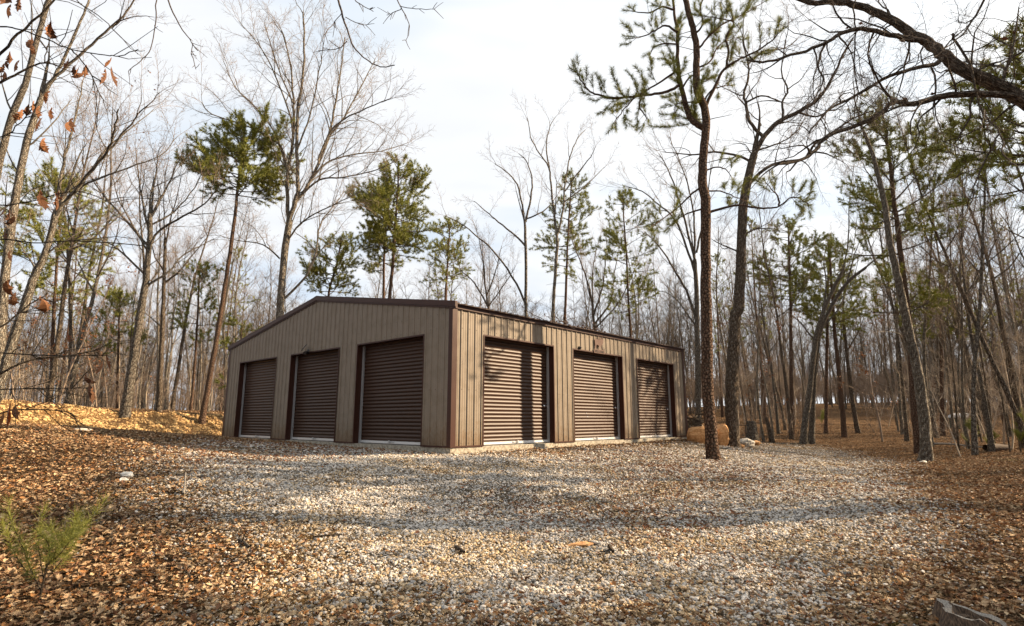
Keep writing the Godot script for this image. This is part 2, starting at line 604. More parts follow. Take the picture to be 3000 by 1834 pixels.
func ground_color(x: float, z: float) -> Color:
	var q := zones(x, z)
	var leaf := Color(0.12, 0.075, 0.042).lerp(Color(0.20, 0.128, 0.072), 0.5 + 0.8 * noise_b.get_noise_2d(x * 2.1, z * 2.1))
	var grav := Color(0.40, 0.345, 0.28).lerp(Color(0.29, 0.235, 0.175), 0.5 + noise_a.get_noise_2d(x * 0.5, z * 0.5))
	var dirt := Color(0.33, 0.205, 0.09).lerp(Color(0.24, 0.16, 0.085), 0.5 + noise_a.get_noise_2d(x * 0.7, z * 0.7 + 9.0))
	var c := leaf
	if q.x > 0.5:
		var tn := smoothstep(0.05, 0.45, noise_a.get_noise_2d(x * 0.33 + 5.0, z * 0.33) + (0.15 if z > -7.5 else -0.1))
		c = grav.lerp(dirt, 0.75 * tn)
		c = c.lerp(leaf, 0.8 * q.z)
	elif q.y > 0.5:
		c = dirt.lerp(leaf, q.z * 0.5)
	var b := bank_slope(x, z)
	if b > 0.0:
		c = c.lerp(Color(0.46, 0.26, 0.085).lerp(Color(0.30, 0.20, 0.09), 0.5 + noise_b.get_noise_2d(x * 1.3, z * 1.3)), b * 0.9)
	var far := Vector2(x, z).length()
	if q.x < 0.5 and far > 18.0:
		c = c.lerp(Color(0.33, 0.205, 0.115), 0.7 * smoothstep(15.0, 32.0, far))
	var moss := smoothstep(0.42, 0.55, noise_a.get_noise_2d(x * 0.45 + 31.0, z * 0.45 - 12.0))
	if moss > 0.0 and x > 2.0 and z > -20.0:
		c = c.lerp(Color(0.2, 0.17, 0.03), 0.5 * moss)
	return c

func axis_lines(fine0: float, fine1: float, step: float, lo: float, hi: float) -> PackedFloat32Array:
	var out := PackedFloat32Array()
	var x := fine0
	while x <= fine1:
		out.append(x)
		x += step
	var s := step
	while out[out.size() - 1] < hi:
		s *= 1.13
		out.append(out[out.size() - 1] + s)
	s = step
	var head := PackedFloat32Array()
	x = fine0
	while x > lo:
		s *= 1.13
		x -= s
		head.append(x)
	head.reverse()
	head.append_array(out)
	return head

func build_ground() -> void:
	var xs := axis_lines(-17.0, 15.0, 0.14, -420.0, 420.0)
	var zs := axis_lines(-27.0, -3.0, 0.14, -420.0, 260.0)
	var nx := xs.size()
	var nz := zs.size()
	var v := PackedVector3Array()
	var col := PackedColorArray()
	v.resize(nx * nz)
	col.resize(nx * nz)
	for j in nz:
		for i in nx:
			var x := xs[i]
			var z := zs[j]
			v[j * nx + i] = Vector3(x, height(x, z), z)
			col[j * nx + i] = ground_color(x, z)
	var nrm := PackedVector3Array()
	nrm.resize(nx * nz)
	for j in nz:
		for i in nx:
			var l := v[j * nx + maxi(i - 1, 0)]
			var r := v[j * nx + mini(i + 1, nx - 1)]
			var d := v[maxi(j - 1, 0) * nx + i]
			var u := v[mini(j + 1, nz - 1) * nx + i]
			nrm[j * nx + i] = (u - d).cross(r - l).normalized()
	var idx := PackedInt32Array()
	idx.resize((nx - 1) * (nz - 1) * 6)
	var k := 0
	for j in nz - 1:
		for i in nx - 1:
			var a := j * nx + i
			idx[k] = a; idx[k + 1] = a + 1; idx[k + 2] = a + nx + 1
			idx[k + 3] = a; idx[k + 4] = a + nx + 1; idx[k + 5] = a + nx
			k += 6
	var arr := []
	arr.resize(Mesh.ARRAY_MAX)
	arr[Mesh.ARRAY_VERTEX] = v
	arr[Mesh.ARRAY_NORMAL] = nrm
	arr[Mesh.ARRAY_COLOR] = col
	arr[Mesh.ARRAY_INDEX] = idx
	var mesh := ArrayMesh.new()
	mesh.add_surface_from_arrays(Mesh.PRIMITIVE_TRIANGLES, arr)
	solo("ground", mesh, M.soil, "uneven ground of pale gravel, tan dirt and brown oak leaves", "ground", "", "structure")

# ---------------------------------------------------------------- the garage

const HEAD := 2.607
const EAVE_DOORS := [[1.018, 3.722], [4.663, 7.315], [8.269, 10.864]]
const GABLE_DOORS := [[1.007, 3.799], [4.751, 7.514], [8.508, 11.255]]
const RIB := 0.2286
const RECESS := 0.21
var gar: Node3D
var wall_t := {}

func wall_top(gable: bool, s: float) -> float:
	if not gable:
		return EAVE
	return EAVE + (4.2 - EAVE) * (1.0 - absf(s - WID / 2) / (WID / 2))

func rib_profile(s: float) -> float:
	# ribs of the sheet: a tall one every 9 inches and two shallow ones between
	var x := fposmod(s + RIB * 0.32, RIB)
	var c := absf(x - RIB * 0.5)
	if c < 0.013: return 0.021
	if c < 0.03: return 0.021 * (0.03 - c) / 0.017
	var e := absf(absf(x - RIB * 0.5) - RIB * 0.335)
	if e < 0.008: return 0.0045
	if e < 0.016: return 0.0045 * (0.016 - e) / 0.008
	return 0.0

func wall_sheets(gable: bool, doors: Array, wide: float, parent: Node) -> void:
	var t: Transform3D = wall_t[gable]
	var s0 := 0.0
	while s0 < wide - 0.01:
		var s1 := minf(s0 + RIB * 4.0, wide)
		var cuts := [s0, s1]
		var k := -2
		while k < 60:
			var c := (k + 0.5) * RIB - RIB * 0.32
			for o in [-0.03, -0.013, 0.013, 0.03, RIB * 0.335 - 0.016, RIB * 0.335 - 0.008, RIB * 0.335 + 0.008, RIB * 0.335 + 0.016, -RIB * 0.335 - 0.016, -RIB * 0.335 - 0.008, -RIB * 0.335 + 0.008, -RIB * 0.335 + 0.016]:
				if c + o > s0 and c + o < s1:
					cuts.append(c + o)
			k += 1
		for d in doors:
			for e in d:
				if e > s0 and e < s1:
					cuts.append(e)
		if gable and WID / 2 > s0 and WID / 2 < s1:
			cuts.append(WID / 2)
		cuts.sort()
		var st := new_st()
		var lap := 0.0015 if int(round(s0 / (RIB * 4.0))) % 2 else 0.0
		for i in cuts.size() - 1:
			var a: float = cuts[i]
			var b: float = cuts[i + 1]
			if b - a < 0.0005:
				continue
			var low := 0.012
			for d in doors:
				if (a + b) * 0.5 > d[0] and (a + b) * 0.5 < d[1]:
					low = HEAD
			var pa := rib_profile(a + 0.0001) + lap
			var pb := rib_profile(b - 0.0001) + lap
			var nn := Vector3(-(pb - pa), 0, b - a).normalized()
			var ta := wall_top(gable, a)
			var tb := wall_top(gable, b)
			var su := 0.37 if gable else 0.0
			var ps := [t * Vector3(a, low, pa), t * Vector3(b, low, pb), t * Vector3(b, tb, pb), t * Vector3(a, ta, pa)]
			var us := [Vector2(a / 9.0 + su, 1.0 - low / 4.4), Vector2(b / 9.0 + su, 1.0 - low / 4.4), Vector2(b / 9.0 + su, 1.0 - tb / 4.4), Vector2(a / 9.0 + su, 1.0 - ta / 4.4)]
			for q in ([0, 2, 1, 0, 3, 2] if not gable else [0, 1, 2, 0, 2, 3]):
				st.set_normal(t.basis * nn)
				st.set_uv(us[q])
				st.add_vertex(ps[q])
		part("wall_panel", st.commit(), M.wall_paint, parent)
		s0 = s1

func wall_backing(gable: bool, doors: Array, wide: float) -> Mesh:
	# girts and lining behind the sheets, with the door openings left free
	var t: Transform3D = wall_t[gable]
	var st := new_st()
	var edges := [0.02]
	for d in doors:
		edges.append(d[0]); edges.append(d[1])
	edges.append(wide - 0.02)
	for i in edges.size() - 1:
		var lo: float = 0.01 if i % 2 == 0 else HEAD
		var pieces := [edges[i], edges[i + 1]]
		if gable and WID / 2 > edges[i] and WID / 2 < edges[i + 1]:
			pieces = [edges[i], WID / 2, edges[i + 1]]
		for j in pieces.size() - 1:
			var a: float = pieces[j]
			var b: float = pieces[j + 1]
			for off in [-0.012, -0.18]:
				quad(st, t * Vector3(a, lo, off), t * Vector3(b, lo, off), t * Vector3(b, wall_top(gable, b) - 0.02, off), t * Vector3(a, wall_top(gable, a) - 0.02, off), t.basis * Vector3(0, 0, 1 if off > -0.1 else -1))
	return st.commit()

func roll_door(gable: bool, s0: float, s1: float) -> void:
	var t: Transform3D = wall_t[gable]
	var zin := -RECESS
	# curtain: rolled corrugations, one continuous sheet
	var st := new_st()
	var rows := []
	var pitch := 0.0925
	var y := 0.075
	var n_per := 10
	while y < HEAD + 0.12:
		for i in n_per:
			var f := float(i) / n_per
			rows.append(Vector2(y + f * pitch, 0.024 * pow(sin(PI * f), 0.75)))
		y += pitch
	for i in rows.size() - 1:
		var a: Vector2 = rows[i]
		var b: Vector2 = rows[i + 1]
		var prev: Vector2 = rows[maxi(i - 1, 0)]
		var next: Vector2 = rows[mini(i + 2, rows.size() - 1)]
		var na := Vector3(0, -(b.y - prev.y), b.x - prev.x).normalized()
		var nb := Vector3(0, -(next.y - a.y), next.x - a.x).normalized()
		var q := [Vector3(s0 + 0.02, a.x, zin + a.y), Vector3(s1 - 0.02, a.x, zin + a.y), Vector3(s1 - 0.02, b.x, zin + b.y), Vector3(s0 + 0.02, b.x, zin + b.y)]
		var ns := [na, na, nb, nb]
		var order := [0, 2, 1, 0, 3, 2] if not gable else [0, 1, 2, 0, 2, 3]
		for k in order:
			st.set_normal(t.basis * ns[k])
			st.add_vertex(t * q[k])
	var d := part("roll_up_door", st.commit(), M.door_paint, gar)
	for s in [s0, s1]:
		st = new_st()
		var sg := 1.0 if s == s0 else -1.0
		var x0: float = s + sg * 0.004
		var x1: float = s + sg * 0.062
		box(st, Vector3(minf(x0, x1), 0.004, zin + 0.03), Vector3(maxf(x0, x1), HEAD - 0.003, zin + 0.075), t)
		part("guide_rail", st.commit(), M.galvanised, d)
	st = new_st()
	box(st, Vector3(s0 + 0.066, 0.018, zin - 0.01), Vector3(s1 - 0.066, 0.085, zin + 0.034), t)
	box(st, Vector3(s0 + 0.07, 0.03, zin + 0.034), Vector3(s1 - 0.07, 0.042, zin + 0.048), t)
	part("bottom_bar", st.commit(), M.aluminium, d)
	st = new_st()
	box(st, Vector3(s0 + 0.07, 0.001, zin - 0.004), Vector3(s1 - 0.07, 0.017, zin + 0.03), t)
	part("rubber_seal", st.commit(), M.black_plastic, d)
	st = new_st()
	var mid := (s0 + s1) * 0.5
	box(st, Vector3(mid - 0.11, 0.044, zin + 0.0345), Vector3(mid + 0.11, 0.078, zin + 0.06), t)
	box(st, Vector3(mid + 0.02, 0.05, zin + 0.0605), Vector3(mid + 0.07, 0.105, zin + 0.085), t)
	part("slide_bolt", st.commit(), M.galvanised, d)
	if not gable:
		st = new_st()
		cyl(st, t * Vector3(s1 - 0.17, 0.98, zin + 0.02), t * Vector3(s1 - 0.17, 0.98, zin + 0.045), 0.05, 0.046, 16)
		cyl(st, t * Vector3(s1 - 0.17, 0.98, zin + 0.045), t * Vector3(s1 - 0.17, 0.98, zin + 0.075), 0.024, 0.021, 12)
		box(st, Vector3(s1 - 0.16, 0.965, zin + 0.03), Vector3(s1 - 0.06, 0.995, zin + 0.05), t)
		part("handle", st.commit(), M.chrome, d)
	if not gable and s0 > 4.0 and s0 < 5.0:
		for q in [Vector3(5.55, 0.80, 0), Vector3(5.60, 0.70, 0)]:
			st = new_st()
			cyl(st, t * Vector3(q.x, q.y, zin + 0.02), t * Vector3(q.x, q.y, zin + 0.03), 0.02, 0.016, 10)
			part("bolt", st.commit(), M.aluminium, d)
	# brown lined reveal and the thin frame on the wall face
	st = new_st()
	for s in [s0, s1]:
		var sg := -1.0 if s == s0 else 1.0
		var x0: float = s
		var x1: float = s + sg * 0.012
		box(st, Vector3(minf(x0, x1), 0.003, zin - 0.05), Vector3(maxf(x0, x1), HEAD + 0.012, 0.031), t)
		x0 = s + sg * 0.0125
		x1 = s + sg * 0.036
		box(st, Vector3(minf(x0, x1), 0.003, 0.0225), Vector3(maxf(x0, x1), HEAD + 0.036, 0.029), t)
	box(st, Vector3(s0 + 0.001, HEAD, -0.16), Vector3(s1 - 0.001, HEAD + 0.011, 0.0305), t)
	box(st, Vector3(s0 - 0.012, HEAD + 0.0125, 0.0225), Vector3(s1 + 0.012, HEAD + 0.036, 0.0285), t)
	part("door_frame", st.commit(), M.trim_paint, gar)

func build_garage() -> void:
	wall_t[false] = Transform3D.IDENTITY
	wall_t[true] = Transform3D(Basis(Vector3(0, 0, -1), Vector3(0, 1, 0), Vector3(-1, 0, 0)), Vector3.ZERO)
	gar = thing("metal_garage", "tan ribbed metal garage with brown trim and six brown roll-up doors on a gravel pad", "garage", CORNER, TURN)
	part("foundation", box_mesh(Vector3(-0.004, -0.45, -WID - 0.0), Vector3(LEN, 0.0, 0.004)), M.concrete, gar)
	var w := part("eave_wall", wall_backing(false, EAVE_DOORS, LEN), M.dark_room, gar)
	wall_sheets(false, EAVE_DOORS, LEN, w)
	var g := part("gable_wall", wall_backing(true, GABLE_DOORS, WID), M.dark_room, gar)
	wall_sheets(true, GABLE_DOORS, WID, g)
	# the two far walls
	var st := new_st()
	box(st, Vector3(0.02, 0.01, -WID), Vector3(LEN - 0.02, EAVE, -WID + 0.05))
	part("rear_wall", st.commit(), M.wall_paint, gar)
	st = new_st()
	var pl := PackedVector2Array([Vector2(0.05, 0.01), Vector2(WID - 0.05, 0.01), Vector2(WID - 0.05, EAVE), Vector2(WID / 2, 4.2), Vector2(0.05, EAVE)])
	for off in [LEN - 0.05, LEN]:
		for k in range(1, 4):
			tri(st, Vector3(off, pl[0].y, -pl[0].x), Vector3(off, pl[k].y, -pl[k].x), Vector3(off, pl[k + 1].y, -pl[k + 1].x), Vector3(1, 0, 0))
	part("end_wall", st.commit(), M.wall_paint, gar)
	for d in EAVE_DOORS: roll_door(false, d[0], d[1])
	for d in GABLE_DOORS: roll_door(true, d[0], d[1])
	# roof sheets with their ribs running up the slope
	for side in 2:
		st = new_st()
		var zs0 := 0.13 if side == 0 else -WID - 0.13
		var zr := -WID / 2
		var sl := (4.2 - EAVE) / (WID / 2)
		var ye := EAVE + 0.075 - sl * 0.13
		var yr := 4.2 + 0.075
		var k := 0
		var x := -0.03
		while x < LEN + 0.02:
			var prof := [[0.0, 0.0], [0.07, 0.0], [0.09, 0.024], [0.112, 0.024], [0.132, 0.0], [RIB, 0.0]]
			for i in prof.size() - 1:
				var a: Array = prof[i]
				var b: Array = prof[i + 1]
				quad(st, Vector3(x + a[0], ye + a[1], zs0), Vector3(x + b[0], ye + b[1], zs0), Vector3(x + b[0], yr + b[1], zr), Vector3(x + a[0], yr + a[1], zr), Vector3(-(b[1] - a[1]), 0.1, 0))
				quad(st, Vector3(x + a[0], ye + a[1], zs0), Vector3(x + b[0], ye + b[1], zs0), Vector3(x + b[0], ye - 0.012, zs0 - 0.001), Vector3(x + a[0], ye - 0.012, zs0 - 0.001), Vector3(0, 0, 1 if side == 0 else -1))
			x += RIB
			k += 1
		quad(st, Vector3(-0.02, ye - 0.012, zs0), Vector3(LEN + 0.02, ye - 0.012, zs0), Vector3(LEN + 0.02, yr - 0.012, zr), Vector3(-0.02, yr - 0.012, zr), Vector3(0, -1, 0))
		part("roof_slope", st.commit(), M.roof_paint, gar)
	st = new_st()
	for sg in [-1.0, 1.0]:
		quad(st, Vector3(-0.06, 4.33, -WID / 2), Vector3(LEN + 0.06, 4.33, -WID / 2), Vector3(LEN + 0.06, 4.3, -WID / 2 + sg * 0.17), Vector3(-0.06, 4.3, -WID / 2 + sg * 0.17), Vector3.UP)
	part("ridge_cap", st.commit(), M.trim_paint, gar)
	# rake trim along the gable: a face board with a turned lower lip
	st = new_st()
	for sg in [-1.0, 1.0]:
		var zc := -WID / 2
		var ze: float = zc + sg * (WID / 2 + 0.135)
		var sl := (4.2 - EAVE) / (WID / 2)
		var ylo := 4.2
		var yend := 4.2 - sl * (WID / 2 + 0.135)
		for q in [[-0.055, -0.006, 0.125], [-0.036, -0.045, -0.0065]]:
			var xo: float = q[0]
			var b0: float = q[1]
			var b1: float = q[2]
			quad(st, Vector3(xo, ylo + b0, zc), Vector3(xo, yend + b0, ze), Vector3(xo, yend + b1, ze), Vector3(xo, ylo + b1, zc), Vector3(-1, 0, 0))
			quad(st, Vector3(xo, ylo + b0, zc), Vector3(xo, yend + b0, ze), Vector3(0.02, yend + b0, ze), Vector3(0.02, ylo + b0, zc), Vector3(0, -1, 0))
			quad(st, Vector3(xo, yend + b0, ze), Vector3(0.02, yend + b0, ze), Vector3(0.02, yend + b1, ze), Vector3(xo, yend + b1, ze), Vector3(0, 0, sg))
		quad(st, Vector3(-0.055, ylo + 0.125, zc), Vector3(-0.055, yend + 0.125, ze), Vector3(0.1, yend + 0.125, ze), Vector3(0.1, ylo + 0.125, zc), Vector3.UP)
	part("rake_trim", st.commit(), M.trim_paint, gar)
	st = new_st()
	box(st, Vector3(0.03, EAVE - 0.05, 0.023), Vector3(LEN + 0.02, EAVE + 0.02, 0.05))
	box(st, Vector3(0.03, EAVE + 0.0205, 0.02), Vector3(LEN + 0.02, EAVE + 0.045, 0.075))
	part("eave_trim", st.commit(), M.trim_paint, gar)
	st = new_st()
	box(st, Vector3(-0.032, 0.004, -0.10), Vector3(-0.0245, EAVE - 0.05, 0.0325))
	box(st, Vector3(-0.024, 0.004, 0.0245), Vector3(0.125, EAVE - 0.052, 0.032))
	part("corner_trim", st.commit(), M.trim_paint, gar)
	st = new_st()
	box(st, Vector3(LEN - 0.1, 0.004, 0.0245), Vector3(LEN + 0.03, EAVE - 0.052, 0.032))
	box(st, Vector3(LEN + 0.0245, 0.004, -0.1), Vector3(LEN + 0.032, EAVE - 0.05, 0.024))
	part("corner_trim", st.commit(), M.trim_paint, gar)
	st = new_st()
	box(st, Vector3(-0.032, 0.004, -WID - 0.03), Vector3(-0.0245, EAVE - 0.05, -WID + 0.1))
	part("corner_trim", st.commit(), M.trim_paint, gar)
	for q in [[false, EAVE_DOORS, LEN], [true, GABLE_DOORS, WID]]:
		st = new_st()
		var t: Transform3D = wall_t[q[0]]
		var s := 0.0
		for d in q[1] + [[q[2], q[2]]]:
			st = new_st()
			box(st, Vector3(s + 0.037, 0.002, 0.0005), Vector3(d[0] - 0.037, 0.036, 0.0262), t)
			s = d[1]
			part("base_trim", st.commit(), M.trim_paint, gar)
	for q in [[false, EAVE_DOORS, LEN, w], [true, GABLE_DOORS, WID, g]]:
		st = new_st()
		var t: Transform3D = wall_t[q[0]]
		var s := RIB * 0.5 - RIB * 0.32 + 0.045
		var k := 0
		while s < q[2]:
			for y in [0.09, 1.3, 2.72, 3.06, 3.6]:
				var hit := false
				for d in q[1]:
					if s > d[0] - 0.05 and s < d[1] + 0.05 and y < HEAD + 0.05:
						hit = true
				if hit or y > wall_top(q[0], s) - 0.08:
					continue
				cyl(st, t * Vector3(s, y, 0.0), t * Vector3(s, y, 0.009), 0.0085, 0.0075, 6)
			s += RIB
			k += 1
		var sc := part("screws", st.commit(), M.screw, q[3])
		sc.set_meta("kind", "stuff")

func build_garage_fittings() -> void:
	var inv := Transform3D(Basis(Vector3.UP, TURN), CORNER)
	# solar flood lamp with camera over the middle gable door
	var at := inv * Vector3(-0.03, 2.63, -6.45)
	var lamp := thing("security_camera", "small black camera with tilted solar panel over the middle door of the gable wall", "camera", at, TURN)
	var st := new_st()
	box(st, Vector3(-0.03, -0.04, -0.04), Vector3(0.0, 0.06, 0.04))
	box(st, Vector3(-0.09, 0.0, -0.015), Vector3(-0.03, 0.03, 0.015))
	part("bracket", st.commit(), M.black_plastic, lamp)
	st = new_st()
	var tp := Transform3D(Basis(Vector3(0, 0, 1), 0.9) * Basis(Vector3.RIGHT, -0.35), Vector3(-0.12, 0.13, -0.06))
	box(st, Vector3(-0.1, -0.008, -0.08), Vector3(0.1, 0.008, 0.08), tp)
	var sp := part("solar_panel", st.commit(), M.black_plastic, lamp)
	st = new_st()
	box(st, Vector3(-0.092, 0.0085, -0.072), Vector3(0.092, 0.0105, 0.072), tp)
	part("solar_cell", st.commit(), M.solar_glass, sp)
	st = new_st()
	cyl(st, Vector3(-0.05, -0.02, 0.02), Vector3(-0.17, -0.05, 0.1), 0.045, 0.05, 14)
	cyl(st, Vector3(-0.04, 0.0, 0.05), Vector3(-0.1, 0.03, 0.17), 0.028, 0.034, 12)
	part("camera_body", st.commit(), M.black_plastic, lamp)
	st = new_st()
	cyl(st, inv * Vector3(4.97, 2.685, 0.0), inv * Vector3(4.97, 2.685, 0.05), 0.05, 0.042, 16)
	cyl(st, inv * Vector3(4.97, 2.685, 0.05), inv * Vector3(4.97, 2.68, 0.085), 0.034, 0.02, 14)
	solo("wall_knob", st.commit(), M.black_plastic, "small round black fitting on the tan wall above the middle side door", "fitting")
	# steel cut-out of a bellowing elk on a lettered board
	var sign_ := thing("welcome_sign", "rusty steel elk cut-out on a board lettered welcome, fixed above the middle side door", "sign", inv * Vector3(5.98, 2.60, 0.045), TURN)
	var sc := 1.0 / 10.04 / 53.5
	var sy := 1.0 / 10.04 / 98.0
	var px := [[915, 435], [960, 426], [1020, 432], [1075, 432], [1085, 418], [1100, 408], [1125, 412], [1175, 404], [1178, 418], [1160, 440], [1163, 470], [1152, 520], [1135, 565], [1112, 598], [1098, 625], [1102, 650], [1110, 690], [1120, 738], [1104, 740], [1096, 700], [1082, 650], [1072, 622], [1050, 640], [1042, 690], [1043, 738], [1026, 738], [1024, 680], [1026, 635], [1012, 606], [985, 604], [962, 612], [948, 640], [952, 690], [956, 730], [938, 730], [934, 690], [930, 660], [922, 690], [920, 728], [906, 728], [908, 680], [922, 620], [915, 570], [912, 500]]
	var pl := PackedVector2Array()
	for q in px:
		pl.append(Vector2((q[0] - 1040) * sc, (738 - q[1]) * sy + 0.118))
	st = new_st()
	extrude(st, pl, 0.0, 0.006)
	part("elk", st.commit(), M.rusty_steel, sign_)
	st = new_st()
	for q in [[1078, 428, 1012, 322, 9], [1052, 388, 962, 372, 6], [1060, 402, 985, 402, 6], [1034, 360, 1000, 345, 5], [1040, 370, 1050, 322, 5], [1092, 416, 1068, 330, 7], [1086, 395, 1094, 326, 5], [1100, 412, 1138, 345, 9], [1112, 392, 1108, 326, 5], [1122, 378, 1124, 320, 5], [1134, 352, 1146, 325, 5], [1130, 362, 1158, 360, 5]]:
		var a := Vector2((q[0] - 1040) * sc, (738 - q[1]) * sy + 0.118)
		var b := Vector2((q[2] - 1040) * sc, (738 - q[3]) * sy + 0.118)
		var n: Vector2 = (b - a).orthogonal().normalized() * (q[4] * sc * 0.5)
		extrude(st, PackedVector2Array([a + n, a - n, b - n * 0.3, b + n * 0.3]), 0.001, 0.005)
	part("antlers", st.commit(), M.rusty_steel, sign_)
	st = new_st()
	extrude(st, PackedVector2Array([Vector2(-0.29, 0.0), Vector2(0.29, 0.0), Vector2(0.3, 0.05), Vector2(0.29, 0.11), Vector2(0.2, 0.118), Vector2(0.1, 0.113), Vector2(-0.1, 0.121), Vector2(-0.27, 0.116), Vector2(-0.3, 0.06)]), 0.0, 0.006)
	for q in [[0.24, 0.02], [0.26, -0.01], [0.22, -0.03], [0.275, 0.025]]:
		extrude(st, PackedVector2Array([Vector2(q[0] - 0.006, 0.116), Vector2(q[0] + 0.006, 0.116), Vector2(q[0] + q[1], 0.19)]), 0.001, 0.005)
	part("board", st.commit(), M.rusty_steel, sign_)
	var tm := TextMesh.new()
	var font := SystemFont.new()
	font.font_names = PackedStringArray(["Droid Sans"])
	font.font_weight = 700
	tm.font = font
	tm.text = "WELCOME"
	tm.font_size = 64
	tm.pixel_size = 0.0016
	tm.depth = 0.004
	var letters := part("lettering", tm, M.rusty_dark, sign_)
	var bb := tm.get_aabb()
	var k := Vector3(0.5 / maxf(bb.size.x, 0.01), 0.075 / maxf(bb.size.y, 0.01), 1.0)
	letters.scale = k
	letters.position = Vector3(-(bb.position.x + bb.size.x * 0.5) * k.x, 0.057 - (bb.position.y + bb.size.y * 0.5) * k.y, 0.008)
	# windfall on the roof edge
	var br := thing("fallen_branch", "dead leafy branch lying on the edge of the garage roof", "branch", inv * Vector3(5.0, EAVE + 0.1, 0.05), TURN)
	var B := Bundle.new()
	var r := RandomNumberGenerator.new()
	r.seed = 77
	var lst := new_st()
	for i in 16:
		var a := Vector3(r.randf_range(-1.4, 1.3), r.randf_range(0.0, 0.05), r.randf_range(-0.25, 0.08))
		var dir := Vector3(r.randf_range(-1, 1), r.randf_range(-0.05, 0.22), r.randf_range(-0.4, 0.15)).normalized()
		var pts := wander(r, a, dir, r.randf_range(0.4, 1.0), 5, 0.3, 0.0)
		B.tube(pts, 0.012, 0.004, 4)
		for j in 3:
			leaf_into(lst, r, pts[r.randi_range(1, 4)], 0.07)
	for i in 90:
		leaf_into(lst, r, Vector3(r.randf_range(-1.6, 1.5), r.randf_range(0.0, 0.07), r.randf_range(-0.35, 0.08)), 0.075)
	part("branches", B.mesh(), M.twig_dark, br).set_meta("kind", "stuff")
	part("leaves", lst.commit(), M.dead_leaf, br).set_meta("kind", "stuff")
	B = Bundle.new()
	B.tube(PackedVector3Array([Vector3(0, 0, 0), Vector3(0.02, -0.1, 0.01), Vector3(-0.03, -0.2, 0.015), Vector3(-0.05, -0.33, 0.02)]), 0.006, 0.003, 4)
	B.tube(PackedVector3Array([Vector3(-0.035, -0.22, 0.015), Vector3(0.03, -0.27, 0.02)]), 0.004, 0.002, 4)
	B.tube(PackedVector3Array([Vector3(-0.02, -0.16, 0.015), Vector3(0.05, -0.13, 0.02)]), 0.004, 0.002, 4)
	var tw := solo("hanging_twig", B.mesh(), M.twig_dark, "thin dark twig hanging from the eave above the middle side door", "twig")
	tw.transform = inv * Transform3D(Basis.IDENTITY, Vector3(4.95, EAVE + 0.03, 0.085))

func extrude(st: SurfaceTool, pl: PackedVector2Array, z0: float, z1: float) -> void:
	var ids := Geometry2D.triangulate_polygon(pl)
	for i in range(0, ids.size(), 3):
		var a := pl[ids[i]]
		var b := pl[ids[i + 1]]
		var c := pl[ids[i + 2]]
		tri(st, Vector3(a.x, a.y, z1), Vector3(b.x, b.y, z1), Vector3(c.x, c.y, z1), Vector3(0, 0, 1))
		tri(st, Vector3(a.x, a.y, z0), Vector3(b.x, b.y, z0), Vector3(c.x, c.y, z0), Vector3(0, 0, -1))
	for i in pl.size():
		var a := pl[i]
		var b := pl[(i + 1) % pl.size()]
		var n := (b - a).orthogonal()
		if Geometry2D.is_polygon_clockwise(pl):
			n = -n
		quad(st, Vector3(a.x, a.y, z0), Vector3(b.x, b.y, z0), Vector3(b.x, b.y, z1), Vector3(a.x, a.y, z1), Vector3(n.x, n.y, 0))

# ---------------------------------------------------------------- stems, twigs and trees

class Bundle:
	var v := PackedVector3Array()
	var n := PackedVector3Array()
	var uv := PackedVector2Array()
	var idx := PackedInt32Array()

	func tube(pts: PackedVector3Array, r0: float, r1: float, sides: int, flare := 0.0, lump := 0.0, seed_ := 0.0) -> void:
		var m := pts.size()
		if m < 2:
			return
		var first := v.size()
		var t := (pts[1] - pts[0]).normalized()
		var a := t.cross(Vector3.RIGHT if absf(t.x) < 0.8 else Vector3.FORWARD).normalized()
		var run := 0.0
		var rep := maxf(1.0, round(TAU * r0 / 0.5))
		for i in m:
			if i > 0:
				run += pts[i].distance_to(pts[i - 1])
				t = (pts[mini(i + 1, m - 1)] - pts[i - 1]).normalized()
				a = (a - t * a.dot(t)).normalized()
			var b := t.cross(a)
			var r := lerpf(r0, r1, float(i) / (m - 1))
			if flare > 0.0:
				r *= 1.0 + flare * exp(-run / 0.22)
			for j in sides + 1:
				var ang := TAU * (j % sides) / sides
				var e := a * cos(ang) + b * sin(ang)
				var k := 1.0
				if lump > 0.0:
					k += lump * sin(ang * 2.0 + run * 1.7 + seed_) + lump * 0.8 * sin(ang * 3.0 - run * 2.9 + seed_ * 2.0) + lump * 0.7 * sin(ang * 5.0 + run * 5.3)
					if flare > 0.0:
						k += 0.28 * flare * exp(-run / 0.25) * sin(ang * 4.0 + seed_)
				v.append(pts[i] + e * r * k)
				n.append(e)
				uv.append(Vector2(rep * j / sides, run / 1.15))
		var w := sides + 1
		for i in m - 1:
			for j in sides:
				var p := first + i * w + j
				idx.append(p); idx.append(p + w); idx.append(p + 1)
				idx.append(p + 1); idx.append(p + w); idx.append(p + w + 1)

	func mesh() -> ArrayMesh:
		var arr := []
		arr.resize(Mesh.ARRAY_MAX)
		arr[Mesh.ARRAY_VERTEX] = v
		arr[Mesh.ARRAY_NORMAL] = n
		arr[Mesh.ARRAY_TEX_UV] = uv
		arr[Mesh.ARRAY_INDEX] = idx
		var me := ArrayMesh.new()
		me.add_surface_from_arrays(Mesh.PRIMITIVE_TRIANGLES, arr)
		return me

func wander(r: RandomNumberGenerator, at: Vector3, dir: Vector3, long: float, segs: int, wob: float, up: float) -> PackedVector3Array:
	var out := PackedVector3Array([at])
	var d := dir.normalized()
	for i in segs:
		d = (d + Vector3(r.randf_range(-wob, wob), r.randf_range(-wob, wob) + up, r.randf_range(-wob, wob))).normalized()
		at += d * long / segs
		out.append(at)
	return out

